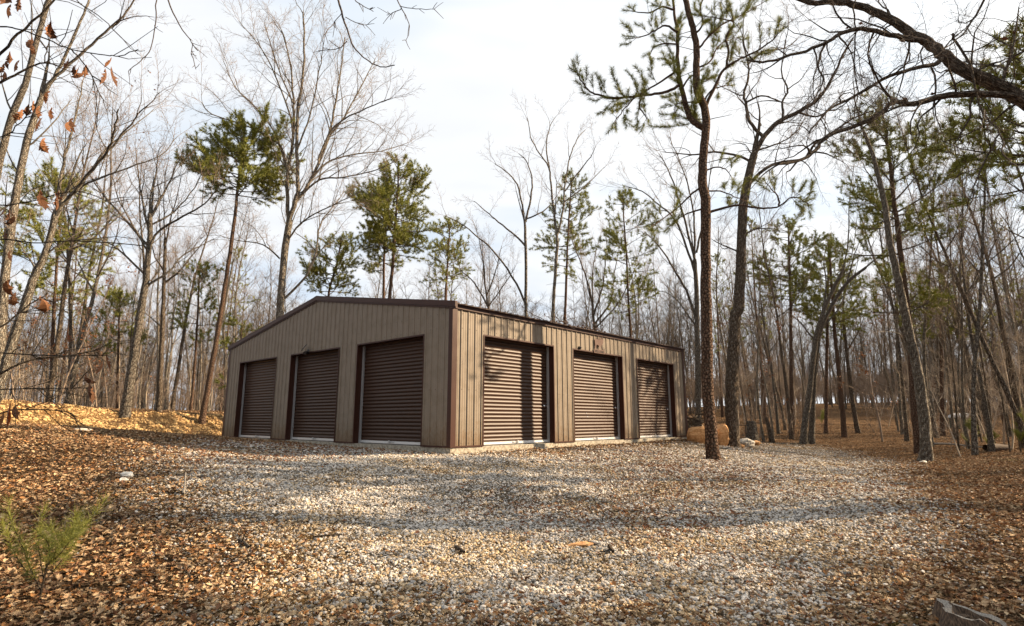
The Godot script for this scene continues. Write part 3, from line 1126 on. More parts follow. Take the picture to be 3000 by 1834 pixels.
func path_at(pts: PackedVector3Array, t: float) -> Array:
	var f := clampf(t, 0.0, 1.0) * (pts.size() - 1)
	var i := mini(int(f), pts.size() - 2)
	return [pts[i].lerp(pts[i + 1], f - i), (pts[i + 1] - pts[i]).normalized()]

func path_len(pts: PackedVector3Array) -> float:
	var l := 0.0
	for i in pts.size() - 1:
		l += pts[i].distance_to(pts[i + 1])
	return l

func smooth_path(pts: PackedVector3Array, per: int, r: RandomNumberGenerator, wig: float) -> PackedVector3Array:
	var out := PackedVector3Array()
	var m := pts.size()
	for i in m - 1:
		var a := pts[maxi(i - 1, 0)]
		var b := pts[i]
		var c := pts[i + 1]
		var d := pts[mini(i + 2, m - 1)]
		for k in per:
			var p := b.cubic_interpolate(c, a, d, float(k) / per)
			if not (i == 0 and k == 0):
				p += Vector3(r.randf_range(-wig, wig), 0, r.randf_range(-wig, wig))
			out.append(p)
	out.append(pts[m - 1])
	return out

func side_dir(r: RandomNumberGenerator, tang: Vector3, ang: float, az: float) -> Vector3:
	var a := tang.cross(Vector3.RIGHT if absf(tang.x) < 0.8 else Vector3.FORWARD).normalized()
	var b := tang.cross(a)
	return (tang * cos(ang) + (a * cos(az) + b * sin(az)) * sin(ang)).normalized()

func aim(at: Vector3, dir: Vector3, roll: float, scale_: float) -> Transform3D:
	dir = dir.normalized() if dir.length_squared() > 1e-9 else Vector3.UP
	var a := dir.cross(Vector3.RIGHT if absf(dir.x) < 0.8 else Vector3.FORWARD).normalized()
	var b := Basis(a, dir, a.cross(dir)).rotated(dir, roll)
	return Transform3D(b.scaled(Vector3.ONE * scale_), at)

var sprays := []
var leafy_sprays := []
var tufts := []
var leaf_shape := PackedVector3Array()

func make_spray(r: RandomNumberGenerator, sides_n: int, subs: int, thick: float, up: float) -> ArrayMesh:
	# one metre of branch end with its twigs
	var B := Bundle.new()
	var main := wander(r, Vector3.ZERO, Vector3.UP, 1.0, 4, 0.16, 0.0)
	B.tube(main, 0.0085 * thick, 0.003 * thick, 3)
	for i in sides_n:
		var t := 0.12 + 0.86 * (i + r.randf()) / sides_n
		var q := path_at(main, t)
		var d := side_dir(r, q[1], r.randf_range(0.55, 1.05), i * 2.4 + r.randf())
		d.y += up
		var l := r.randf_range(0.3, 0.55) * (1.1 - 0.6 * t)
		var tw := wander(r, q[0], d, l, 2, 0.2, 0.06)
		B.tube(tw, 0.0045 * thick, 0.002 * thick, 3)
		for k in subs:
			var q2 := path_at(tw, r.randf_range(0.25, 1.0))
			var d2 := side_dir(r, q2[1], r.randf_range(0.5, 0.9), r.randf() * TAU)
			d2.y += up
			B.tube(wander(r, q2[0], d2, r.randf_range(0.1, 0.22), 1, 0.0, 0.0), 0.0026 * thick, 0.0015 * thick, 3)
	return B.mesh()

func make_tuft(r: RandomNumberGenerator, count: int, wide: float) -> ArrayMesh:
	# a shoot end with its brush of needles, about a third of a metre long
	var st := new_st()
	for i in count:
		var y := r.randf_range(0.0, 0.2)
		var az := r.randf() * TAU
		var lean := r.randf_range(0.3, 1.5) * (1.1 - y * 1.6)
		var d := Vector3(cos(az) * sin(lean), cos(lean), sin(az) * sin(lean))
		var s := d.cross(Vector3(r.randf() - 0.5, r.randf() - 0.5, r.randf() - 0.5)).normalized() * wide * 0.5
		var a := Vector3(0, y, 0)
		tri(st, a - s, a + s, a + d * r.randf_range(0.11, 0.19), d.cross(s))
	return st.commit()

func leaf_into(st: SurfaceTool, r: RandomNumberGenerator, at: Vector3, size: float) -> void:
	var d := Vector3(r.randf_range(-1, 1), r.randf_range(-1.0, 0.5), r.randf_range(-1, 1)).normalized()
	var s := d.cross(Vector3(r.randf() - 0.5, r.randf() - 0.5, r.randf() - 0.5)).normalized()
	var n := s.cross(d)
	var k := size * r.randf_range(0.6, 1.1)
	tri(st, at, at + d * k * 0.55 + s * k * 0.32 + n * k * 0.12, at + d * k, n)
	tri(st, at, at + d * k * 0.55 - s * k * 0.32 + n * k * 0.15, at + d * k, n)

func sprinkle(st: SurfaceTool, sp: Array, r: RandomNumberGenerator, chance: float, each: int, size: float) -> void:
	for t in sp:
		if r.randf() < chance:
			for k in each:
				leaf_into(st, r, t * Vector3(r.randf_range(-0.3, 0.3), r.randf_range(0.2, 1.0), r.randf_range(-0.3, 0.3)), size)

func grow(T: Dictionary, B: Bundle, pts: PackedVector3Array, r0: float, r1: float, lvl: int) -> void:
	var r: RandomNumberGenerator = T.r
	var long := path_len(pts)
	var start: float = T.start[lvl]
	var n := maxi(2, int(long * (1.0 - start) / float(T.space[lvl])))
	var last: bool = lvl >= T.space.size() - 1
	for i in n:
		var t := start + (1.0 - start) * (i + r.randf()) / n
		var q := path_at(pts, t)
		var rad := lerpf(r0, r1, t)
		var ang: float = deg_to_rad(T.ang + r.randf_range(-14, 14)) * (1.0 - 0.3 * t)
		var d := side_dir(r, q[1], ang, i * 2.4 + r.randf_range(-0.7, 0.7))
		d.y += T.up
		d = d.normalized()
		var l: float = T.long[lvl] * (1.0 - 0.5 * t) * r.randf_range(0.6, 1.2)
		if last:
			T.sp.append(aim(q[0], d, r.randf() * TAU, l))
		else:
			l = minf(l, long * 0.75)
			var cr: float = minf(rad * 0.68, (l * 0.011 + 0.005) * float(T.thick))
			var p := wander(r, q[0], d, l, 5, T.wob, T.up * 0.35)
			B.tube(p, cr, cr * 0.35, 4)
			grow(T, B, p, cr, cr * 0.35, lvl + 1)
	var e := path_at(pts, 1.0)
	T.sp.append(aim(e[0], e[1], r.randf() * TAU, T.long[T.long.size() - 1] * 1.1))

func twig_mesh(sp: Array, kinds: Array, r: RandomNumberGenerator) -> ArrayMesh:
	var st := new_st()
	for t in sp:
		st.append_from(kinds[r.randi() % kinds.size()], 0, t)
	return st.commit()

func needle_mesh(sp: Array, kind: Mesh) -> ArrayMesh:
	var st := new_st()
	for t in sp:
		st.append_from(kind, 0, t)
	return st.commit()

func params(r: RandomNumberGenerator, o := {}) -> Dictionary:
	var T := {"r": r, "sp": [], "start": [0.16, 0.2], "space": [0.75, 0.42], "long": [2.6, 1.15], "ang": 48.0, "up": 0.16, "wob": 0.26, "thick": 1.0}
	T.merge(o, true)
	return T

func photo_path(px: Array, d: float, dz: float) -> PackedVector3Array:
	var out := PackedVector3Array()
	for i in px.size():
		var f := float(i) / maxf(1.0, px.size() - 1)
		out.append(photo_point(px[i][0], px[i][1], d + dz * f * f + (px[i][2] if px[i].size() > 2 else 0.0)))
	return out

func surveyed_tree(called: String, label: String, bark: Material, twig: Material, d: float, stem: Array, w0: float, w1: float, limbs: Array, seed_: int, o := {}) -> Node3D:
	# a tree that the photograph shows clearly: its stem and limbs follow the surveyed lines, finer growth is grown
	var r := RandomNumberGenerator.new()
	r.seed = seed_
	var T := params(r, o)
	var pts := photo_path(stem, d, o.get("lean", 0.0))
	var base := pts[0]
	var gy := height(base.x, base.z)
	if base.y > gy + 0.3 or o.get("drop", false):
		var down := PackedVector3Array([Vector3(base.x + (base.x - pts[1].x) * 0.15, gy - 0.1, base.z)])
		if base.y - gy > 3.0:
			down.append(Vector3(base.x + (base.x - pts[1].x) * 0.05, lerpf(gy, base.y, 0.5), base.z))
		down.append_array(pts)
		pts = down
	else:
		pts[0].y = gy - 0.12
	var at := Vector3(pts[0].x, gy, pts[0].z)
	for i in pts.size():
		pts[i] -= at
	pts = smooth_path(pts, 5, r, 0.012)
	var k := d * 0.87 / F * 0.5
	var root := thing(called, label, "tree", at)
	var B := Bundle.new()
	B.tube(pts, w0 * k, w1 * k, o.get("sides", 12), o.get("flare", 0.45), 0.035, seed_)
	part("trunk", B.mesh(), bark, root)
	var spare := Bundle.new()
	var lead := pts.slice(int(pts.size() * o.get("from", 0.75)))
	var tip := lead[lead.size() - 1]
	var more := wander(r, tip, (tip - lead[lead.size() - 2]).normalized() + Vector3(0, 0.2, 0), o.get("leader", 2.5), 6, 0.14, 0.05)
	more.remove_at(0)
	lead.append_array(more)
	spare.tube(lead, w1 * k * 1.02, 0.01, 8)
	grow(T, spare, lead, w1 * k * 1.1, 0.012, 0)
	for q in limbs:
		var lb := photo_path(q[1], d, q[2] if q.size() > 2 else r.randf_range(-2.2, 2.2))
		for i in lb.size():
			lb[i] -= at
		# start the limb on the stem it leaves, whatever its depth there
		lb = smooth_path(lb, 4, r, 0.025)
		B = Bundle.new()
		var lr: float = q[0] * k
		B.tube(lb, lr, maxf(lr * 0.28, 0.008), 7)
		grow(T, B, lb, lr, maxf(lr * 0.28, 0.008), 0)
		part("limb", B.mesh(), bark, root)
	if spare.v.size():
		part("limb", spare.mesh(), bark, root)
	if T.sp.size():
		part("twigs", twig_mesh(T.sp, o.get("kinds", sprays), r), twig, root).set_meta("kind", "stuff")
	if o.has("leaves"):
		var st := new_st()
		sprinkle(st, T.sp, r, o.leaves[0], o.leaves[1], o.leaves[2])
		part("leaves", st.commit(), o.leaves[3], root).set_meta("kind", "stuff")
	return root

func pine_growth(r: RandomNumberGenerator, pts: PackedVector3Array, r0: float, r1: float, from: float, reach: float, B: Bundle, tf: Array, o := {}) -> void:
	var total := path_len(pts)
	var y := from
	var step: float = o.get("step", 0.5) / total
	var az := r.randf() * TAU
	while y < 1.0:
		var c := (y - from) / (1.0 - from)
		var shape: float = minf(1.0, 0.45 + c * 1.6) * pow(1.0 - c, 0.62) + 0.1
		for b in r.randi_range(2, 3):
			az += TAU / 2.7 + r.randf_range(-0.5, 0.5)
			var q := path_at(pts, y + r.randf_range(-0.4, 0.4) * step)
			var l: float = reach * shape * r.randf_range(0.45, 1.15)
			if r.randf() < o.get("gap", 0.15):
				continue
			var d := Vector3(cos(az), r.randf_range(-0.15, 0.25) + 0.36 * c, sin(az)).normalized()
			var br := wander(r, q[0], d, l, 6, 0.13, 0.05)
			var cr := minf(lerpf(r0, r1, y) * 0.5, 0.012 + l * 0.011)
			B.tube(br, cr, 0.008, 5)
			dress_pine_branch(r, br, l, B, tf, o)
		y += step * r.randf_range(0.7, 1.3)
	for k in 8:
		tf.append(aim(pts[pts.size() - 1] - Vector3(0, 0.15 * k * r.randf(), 0), Vector3(r.randf_range(-0.6, 0.6), 1, r.randf_range(-0.6, 0.6)).normalized(), r.randf() * TAU, 1.1))

func dress_pine_branch(r: RandomNumberGenerator, br: PackedVector3Array, l: float, B: Bundle, tf: Array, o := {}) -> void:
	var m := maxi(3, int(l / o.get("twig_step", 0.3)))
	var s0: float = o.get("bare", 0.3)
	for i in m:
		var t := s0 + (1.0 - s0) * (i + r.randf()) / m
		var q := path_at(br, t)
		var d := side_dir(r, q[1], r.randf_range(0.6, 1.1), PI * (i % 2) + r.randf_range(-0.9, 0.9))
		d.y += 0.28
		var tl := (0.25 + 0.35 * l * (1.15 - t)) * r.randf_range(0.5, 1.0)
		var tw := wander(r, q[0], d, tl, 3, 0.2, 0.1)
		B.tube(tw, 0.009, 0.005, 3)
		var cnt := maxi(1, int(tl / o.get("tuft_step", 0.26)))
		for k in cnt:
			var e := path_at(tw, (k + 1.0) / cnt)
			var dd: Vector3 = e[1] + Vector3(r.randf_range(-0.5, 0.5), r.randf_range(-0.2, 0.6), r.randf_range(-0.5, 0.5))
			tf.append(aim(e[0], dd.normalized(), r.randf() * TAU, r.randf_range(0.85, 1.35)))
	var e := path_at(br, 1.0)
	tf.append(aim(e[0], e[1], 0.0, 1.1))

func surveyed_pine(called: String, label: String, d: float, stem: Array, w0: float, w1: float, from: float, reach: float, seed_: int, o := {}) -> Node3D:
	var r := RandomNumberGenerator.new()
	r.seed = seed_
	var pts := photo_path(stem, d, o.get("lean", 0.0))
	var gy := height(pts[0].x, pts[0].z)
	if pts[0].y > gy + 0.3:
		var down := PackedVector3Array([Vector3(pts[0].x + (pts[0].x - pts[1].x) * 0.3, gy - 0.1, pts[0].z)])
		down.append_array(pts)
		pts = down
	else:
		pts[0].y = gy - 0.12
	var at := Vector3(pts[0].x, gy, pts[0].z)
	for i in pts.size():
		pts[i] -= at
	pts = smooth_path(pts, 5, r, 0.01)
	var k := d * 0.87 / F * 0.5
	var root := thing(called, label, "tree", at)
	var B := Bundle.new()
	B.tube(pts, w0 * k, w1 * k, o.get("sides", 12), o.get("flare", 0.4), 0.025, seed_)
	part("trunk", B.mesh(), M.bark_pine, root)
	B = Bundle.new()
	var tf := []
	pine_growth(r, pts, w0 * k, w1 * k, from, reach, B, tf, o)
	# dead stubs below the crown
	for i in 9:
		var q := path_at(pts, from * r.randf_range(0.45, 1.0))
		var a := r.randf() * TAU
		B.tube(wander(r, q[0], Vector3(cos(a), r.randf_range(-0.1, 0.3), sin(a)), r.randf_range(0.3, 1.3), 3, 0.15, 0.0), 0.016, 0.006, 4)
	part("crown", B.mesh(), M.bark_brown, root)
	part("needles", needle_mesh(tf, o.get("tuft", tufts[0])), M.needle, root).set_meta("kind", "stuff")
	return root

# ---- trees of the wood that are copied

func wood_tree(seed_: int, tall: float, r0: float, crown_from: float, spread: float, kind: int) -> Dictionary:
	var r := RandomNumberGenerator.new()
	r.seed = seed_
	var T := params(r, {"space": [0.8, 0.5], "long": [1.7, 0.95], "up": 0.2, "ang": 44.0, "start": [0.2, 0.25]})
	var pts := wander(r, Vector3(0, -0.15, 0), Vector3(r.randf_range(-0.06, 0.06), 1, r.randf_range(-0.06, 0.06)), tall * 0.93, 12, 0.07, 0.03)
	var B := Bundle.new()
	B.tube(pts, r0, r0 * 0.16, 9, 0.4, 0.03, seed_)
	var trunk := B.mesh()
	B = Bundle.new()
	var n := int(tall * 0.75)
	for i in n:
		var t := crown_from + (1.0 - crown_from) * (i + r.randf() * 0.8) / n
		var q := path_at(pts, t)
		var c := (t - crown_from) / (1.0 - crown_from)
		var l := spread * (1.0 - 0.7 * c) * r.randf_range(0.55, 1.2)
		var d := side_dir(r, q[1], deg_to_rad(r.randf_range(38, 68) * (1.0 - 0.4 * c)), i * 2.4 + r.randf())
		var p := wander(r, q[0], d, l, 6, 0.16, 0.1)
		var cr := minf(lerpf(r0, r0 * 0.16, t) * 0.55, 0.012 + l * 0.013)
		B.tube(p, cr, cr * 0.3, 5)
		grow(T, B, p, cr, cr * 0.3, 0)
	grow(T, B, pts.slice(8), r0 * 0.4, r0 * 0.16, 0)
	return {"trunk": trunk, "crown": B.mesh(), "twigs": twig_mesh(T.sp, sprays, r), "sp": T.sp, "r": r}

func wood_proto(called: String, q: Dictionary, bark: Material, twig: Material, leaf_share := 0.0, leaf_mat: Material = null) -> Node3D:
	var o := Node3D.new()
	o.name = called
	part("trunk", q.trunk, bark, o)
	part("crown", q.crown, bark, o)
	part("twigs", q.twigs, twig, o).set_meta("kind", "stuff")
	if leaf_share > 0.0:
		var st := new_st()
		sprinkle(st, q.sp, q.r, leaf_share, 7, 0.11)
		part("leaves", st.commit(), leaf_mat, o).set_meta("kind", "stuff")
	return o

func wood_pine(seed_: int, tall: float, r0: float, from: float, reach: float) -> Node3D:
	var r := RandomNumberGenerator.new()
	r.seed = seed_
	var pts := wander(r, Vector3(0, -0.15, 0), Vector3(0.02, 1, 0.01), tall, 10, 0.04, 0.03)
	var o := Node3D.new()
	o.name = "pine_tree"
	var B := Bundle.new()
	B.tube(pts, r0, r0 * 0.2, 9, 0.3, 0.02, seed_)
	part("trunk", B.mesh(), M.bark_pine, o)
	B = Bundle.new()
	var tf := []
	pine_growth(r, pts, r0, r0 * 0.2, from, reach, B, tf, {"step": 0.5, "twig_step": 0.26, "tuft_step": 0.22})
	part("crown", B.mesh(), M.bark_brown, o)
	part("needles", needle_mesh(tf, tufts[1]), M.needle, o).set_meta("kind", "stuff")
	return o

func sapling(seed_: int, tall: float) -> Dictionary:
	var r := RandomNumberGenerator.new()
	r.seed = seed_
	var pts := wander(r, Vector3(0, -0.1, 0), Vector3(r.randf_range(-0.2, 0.2), 1, r.randf_range(-0.2, 0.2)), tall, 9, 0.12, 0.04)
	var B := Bundle.new()
	B.tube(pts, 0.022 + tall * 0.0035, 0.006, 5)
	var trunk := B.mesh()
	B = Bundle.new()
	var sp := []
	for i in int(tall * 2.6):
		var t := r.randf_range(0.18, 1.0)
		var q := path_at(pts, t)
		var d := side_dir(r, q[1], r.randf_range(0.6, 1.2), r.randf() * TAU)
		var l := r.randf_range(0.5, 1.7) * (1.15 - 0.7 * t)
		var p := wander(r, q[0], d, l, 4, 0.2, 0.07)
		B.tube(p, 0.009, 0.004, 3)
		sp.append(aim(q[0].lerp(p[4], 0.4), d, r.randf() * TAU, l * 0.6))
		sp.append(aim(p[3], (p[4] - p[3]).normalized(), r.randf() * TAU, l * 0.6))
	return {"trunk": trunk, "crown": B.mesh(), "twigs": twig_mesh(sp, sprays, r), "sp": sp, "r": r}

func far_tree(seed_: int, tall: float) -> ArrayMesh:
	var r := RandomNumberGenerator.new()
	r.seed = seed_
	var B := Bundle.new()
	var pts := wander(r, Vector3(0, -0.3, 0), Vector3(r.randf_range(-0.08, 0.08), 1, r.randf_range(-0.05, 0.05)), tall, 7, 0.07, 0.03)
	B.tube(pts, tall * 0.0085, 0.015, 5)
	for i in 20:
		var t := 0.3 + 0.7 * (i + r.randf()) / 20.0
		var q := path_at(pts, t)
		var d := side_dir(r, q[1], r.randf_range(0.5, 1.1), i * 2.4)
		var l := tall * 0.22 * (1.2 - t) * r.randf_range(0.6, 1.3) + 0.6
		var p := wander(r, q[0], d, l, 4, 0.2, 0.1)
		B.tube(p, 0.003 * tall * 0.8, 0.008, 3)
		for k in 9:
			var q2 := path_at(p, r.randf_range(0.2, 1.0))
			var d2 := side_dir(r, q2[1], r.randf_range(0.5, 0.9), r.randf() * TAU)
			var p2 := wander(r, q2[0], d2, l * r.randf_range(0.25, 0.5), 2, 0.2, 0.1)
			B.tube(p2, 0.009, 0.005, 3)
			for m in 3:
				var q3 := path_at(p2, r.randf_range(0.3, 1.0))
				B.tube(wander(r, q3[0], side_dir(r, q3[1], 0.7, r.randf() * TAU), r.randf_range(0.4, 0.8), 1, 0.0, 0.0), 0.005, 0.003, 3)
	return B.mesh()

func multi(mesh: Mesh, where: Array, mat: Material, tints := []) -> MultiMeshInstance3D:
	var mm := MultiMesh.new()
	mm.transform_format = MultiMesh.TRANSFORM_3D
	mm.use_colors = tints.size() > 0
	mm.mesh = mesh
	mm.instance_count = where.size()
	for i in where.size():
		mm.set_instance_transform(i, where[i])
		if tints.size():
			mm.set_instance_color(i, tints[i])
	var o := MultiMeshInstance3D.new()
	o.multimesh = mm
	o.material_override = mat
	return o

# ---------------------------------------------------------------- every tree in the picture

func build_trees() -> void:
	var r := RandomNumberGenerator.new()
	r.seed = 9
	for i in 4:
		sprays.append(make_spray(r, 8, 3, 1.0, 0.12))
	for q in [[44, 0.021], [34, 0.024]]:
		tufts.append(make_tuft(r, q[0], q[1]))
	tufts.append(make_tuft(r, 90, 0.0075))
	big_trees_behind()
	big_trees_left()
	big_trees_right()
	overhead_branches()
	wood()

func big_trees_behind() -> void:
	surveyed_tree("oak_tree", "tallest bare oak, a fan-shaped crown rising behind the gable roof", M.bark_pale, M.twig, 27.0,
		[[818, 960], [822, 896], [828, 807], [837, 717], [849, 645]], 28, 22, [
		[15, [[849, 650], [843, 598], [843, 508], [858, 418], [861, 329], [858, 269], [849, 179], [825, 90]], 0.5],
		[17, [[846, 650], [867, 586], [873, 538], [870, 418], [873, 329], [888, 224], [891, 120], [888, 35]], -1.0],
		[13, [[866, 588], [905, 538], [950, 437], [970, 370], [985, 287], [1000, 200], [1010, 110]], 1.5],
		[9, [[843, 500], [825, 440], [800, 380], [745, 310], [690, 255], [655, 180]], 2.5],
		[8, [[838, 470], [813, 418], [729, 371], [622, 335], [590, 300]], -2.5],
		[8, [[858, 400], [852, 347], [813, 239], [771, 149], [700, 62]], -1.5],
		[8, [[880, 574], [938, 526], [1004, 520], [1088, 502], [1148, 478]], -2.5],
		[8, [[900, 542], [956, 478], [1028, 454], [1118, 442], [1195, 418]], 2.5],
		[8, [[932, 470], [980, 370], [1076, 317], [1148, 287]], -2.0],
		[8, [[962, 400], [1010, 340], [1070, 230], [1100, 170]], 2.0],
		[7, [[837, 717], [885, 651], [968, 604], [1058, 562]], -3.0],
		[9, [[828, 880], [897, 807], [926, 735], [938, 657], [980, 600], [1010, 560]], 2.0],
		[6, [[819, 757], [771, 717], [699, 705], [640, 690]], 1.0],
		[7, [[870, 440], [910, 330], [935, 210], [950, 120]], -2.0],
		[6, [[858, 300], [815, 200], [790, 120], [775, 60]], 2.0]], 101, {"long": [2.5, 1.1], "space": [0.45, 0.3], "up": 0.2, "thick": 1.15})
	surveyed_pine("pine_tree", "pine leaning right with a flat bushy green crown left of the tallest oak", 26.0, [[597, 1205], [612, 1120], [640, 960], [668, 780], [686, 650], [696, 560], [706, 470], [715, 395]], 21, 6, 0.72, 3.9, 102, {"lean": 1.0, "step": 0.24, "twig_step": 0.15, "tuft_step": 0.16, "gap": 0.1})
	surveyed_pine("pine_tree", "straight pine with a broad green crown over the roof, right of the tallest oak", 33.0, [[1136, 960], [1142, 866], [1152, 760], [1158, 660], [1165, 560], [1168, 480]], 15, 5, 0.5, 3.4, 103, {"step": 0.24, "twig_step": 0.16, "tuft_step": 0.17, "gap": 0.14})
	surveyed_pine("pine_tree", "slim pine with thin foliage just left of the straight broad-crowned pine over the roof", 35.0, [[1120, 960], [1124, 860], [1126, 740], [1135, 620], [1140, 560]], 12, 5, 0.5, 2.8, 104, {"step": 0.32, "twig_step": 0.2, "tuft_step": 0.18})
	surveyed_pine("pine_tree", "short dark green pine top between the broad-crowned pine and the forked bare oak", 38.0, [[1304, 960], [1306, 850], [1312, 760], [1318, 660]], 10, 4, 0.58, 2.6, 105, {"step": 0.32, "twig_step": 0.2, "tuft_step": 0.18})
	surveyed_pine("pine_tree", "pine half hidden behind the tallest oak's trunk, its sparse green top over the roof ridge", 36.0, [[955, 960], [965, 850], [985, 780], [1000, 700]], 11, 4, 0.45, 3.0, 106, {"step": 0.32, "twig_step": 0.2, "tuft_step": 0.18})
	surveyed_tree("oak_tree", "forked bare oak over the roof with one long limb arching far to the left", M.bark_oak, M.twig, 30.0,
		[[1541, 960], [1540, 880], [1541, 760], [1538, 660]], 13, 9, [
		[8, [[1540, 890], [1500, 810], [1440, 730], [1395, 690], [1350, 655], [1305, 632]], -2.5],
		[8, [[1538, 720], [1510, 690], [1460, 650], [1425, 620], [1390, 590]], 1.5],
		[8, [[1538, 660], [1530, 600], [1515, 540], [1480, 500], [1450, 480]], -1.0],
		[8, [[1540, 650], [1555, 580], [1558, 520], [1540, 470], [1520, 450]], 1.0],
		[6, [[1545, 640], [1590, 620], [1620, 590], [1640, 560]], 1.5]], 107, {"space": [0.9, 0.5], "long": [1.6, 0.9]})
	surveyed_tree("oak_tree", "tall slender bare oak with a wide airy vase-shaped top in the middle of the sky", M.bark_pale, M.twig, 29.0,
		[[1620, 960], [1622, 870], [1630, 760], [1632, 700], [1625, 640]], 14, 9, [
		[8, [[1625, 650], [1615, 560], [1608, 490], [1580, 450], [1555, 400], [1545, 345]], -1.0],
		[8, [[1632, 690], [1650, 610], [1655, 540], [1670, 460], [1690, 410], [1715, 380]], 1.5],
		[6, [[1610, 500], [1600, 430], [1612, 370], [1630, 340]], 0.5],
		[6, [[1655, 560], [1690, 510], [1730, 460], [1745, 430]], -1.5],
		[6, [[1655, 590], [1720, 540], [1770, 490]], 1.0]], 108, {"space": [0.9, 0.5], "long": [1.6, 0.9], "up": 0.26})
	surveyed_pine("pine_tree", "dark pine standing tight behind the vase-shaped bare oak", 34.0, [[1655, 960], [1657, 880], [1662, 740], [1668, 620], [1675, 530]], 12, 4, 0.5, 2.2, 109, {"step": 0.32, "twig_step": 0.2, "tuft_step": 0.18})
	surveyed_tree("oak_tree", "bare tree of several thin upright stems over the roof right of the dark pine", M.bark_brown, M.twig, 31.0,
		[[1742, 1000], [1740, 950], [1735, 890]], 13, 8, [
		[7, [[1735, 890], [1720, 820], [1690, 740], [1670, 690]], 1.5],
		[7, [[1740, 920], [1765, 840], [1775, 760], [1778, 700]], -1.0],
		[7, [[1742, 950], [1790, 880], [1800, 800], [1815, 720]], 1.0],
		[6, [[1738, 900], [1735, 820], [1745, 740], [1760, 690]], 2.0],
		[6, [[1745, 960], [1810, 890], [1845, 820], [1870, 770]], -2.0]], 110, {"space": [0.9, 0.5], "long": [1.4, 0.9], "up": 0.26})
	surveyed_pine("pine_tree", "pine with a small head and drooping right-hand boughs above the side wall", 28.0, [[1848, 1000], [1846, 950], [1840, 860], [1835, 740], [1828, 650], [1825, 585]], 10, 4, 0.42, 2.2, 111, {"gap": 0.25, "step": 0.3, "twig_step": 0.2, "tuft_step": 0.18})
	surveyed_tree("oak_tree", "spreading bare oak just left of and behind the plated pine trunk", M.bark_oak, M.twig, 27.0,
		[[2046, 1250], [2045, 1100], [2042, 960], [2040, 850], [2035, 760]], 22, 13, [
		[10, [[2040, 940], [2010, 850], [1975, 790], [1930, 720], [1890, 680]], -2.0],
		[9, [[2036, 800], [2010, 720], [1975, 640], [1930, 600], [1880, 560], [1830, 545]], 1.5],
		[9, [[2035, 760], [2010, 660], [1985, 570], [1960, 500], [1930, 450]], -1.0],
		[8, [[2035, 760], [2035, 660], [2020, 560], [1990, 470], [1960, 400]], 1.0],
		[8, [[2040, 740], [2060, 650], [2075, 560], [2085, 480]], -1.0],
		[7, [[2042, 960], [2000, 900], [1960, 860], [1915, 850]], 1.0]], 112, {"space": [0.6, 0.38], "long": [1.9, 1.0]})
	surveyed_tree("oak_tree", "low bare tree fanning over the roof between the broad-crowned pine and the forked oak", M.bark_brown, M.twig, 34.0,
		[[1440, 1000], [1430, 900], [1420, 830]], 9, 6, [
		[6, [[1430, 900], [1390, 830], [1350, 790], [1330, 740]], 1.0],
		[6, [[1420, 830], [1415, 760], [1400, 690]], -1.0],
		[6, [[1425, 870], [1450, 800], [1470, 720]], 1.0],
		[5, [[1430, 900], [1480, 830], [1510, 780]], -1.0]], 113, {"space": [0.9, 0.5], "long": [1.5, 0.9], "up": 0.26})

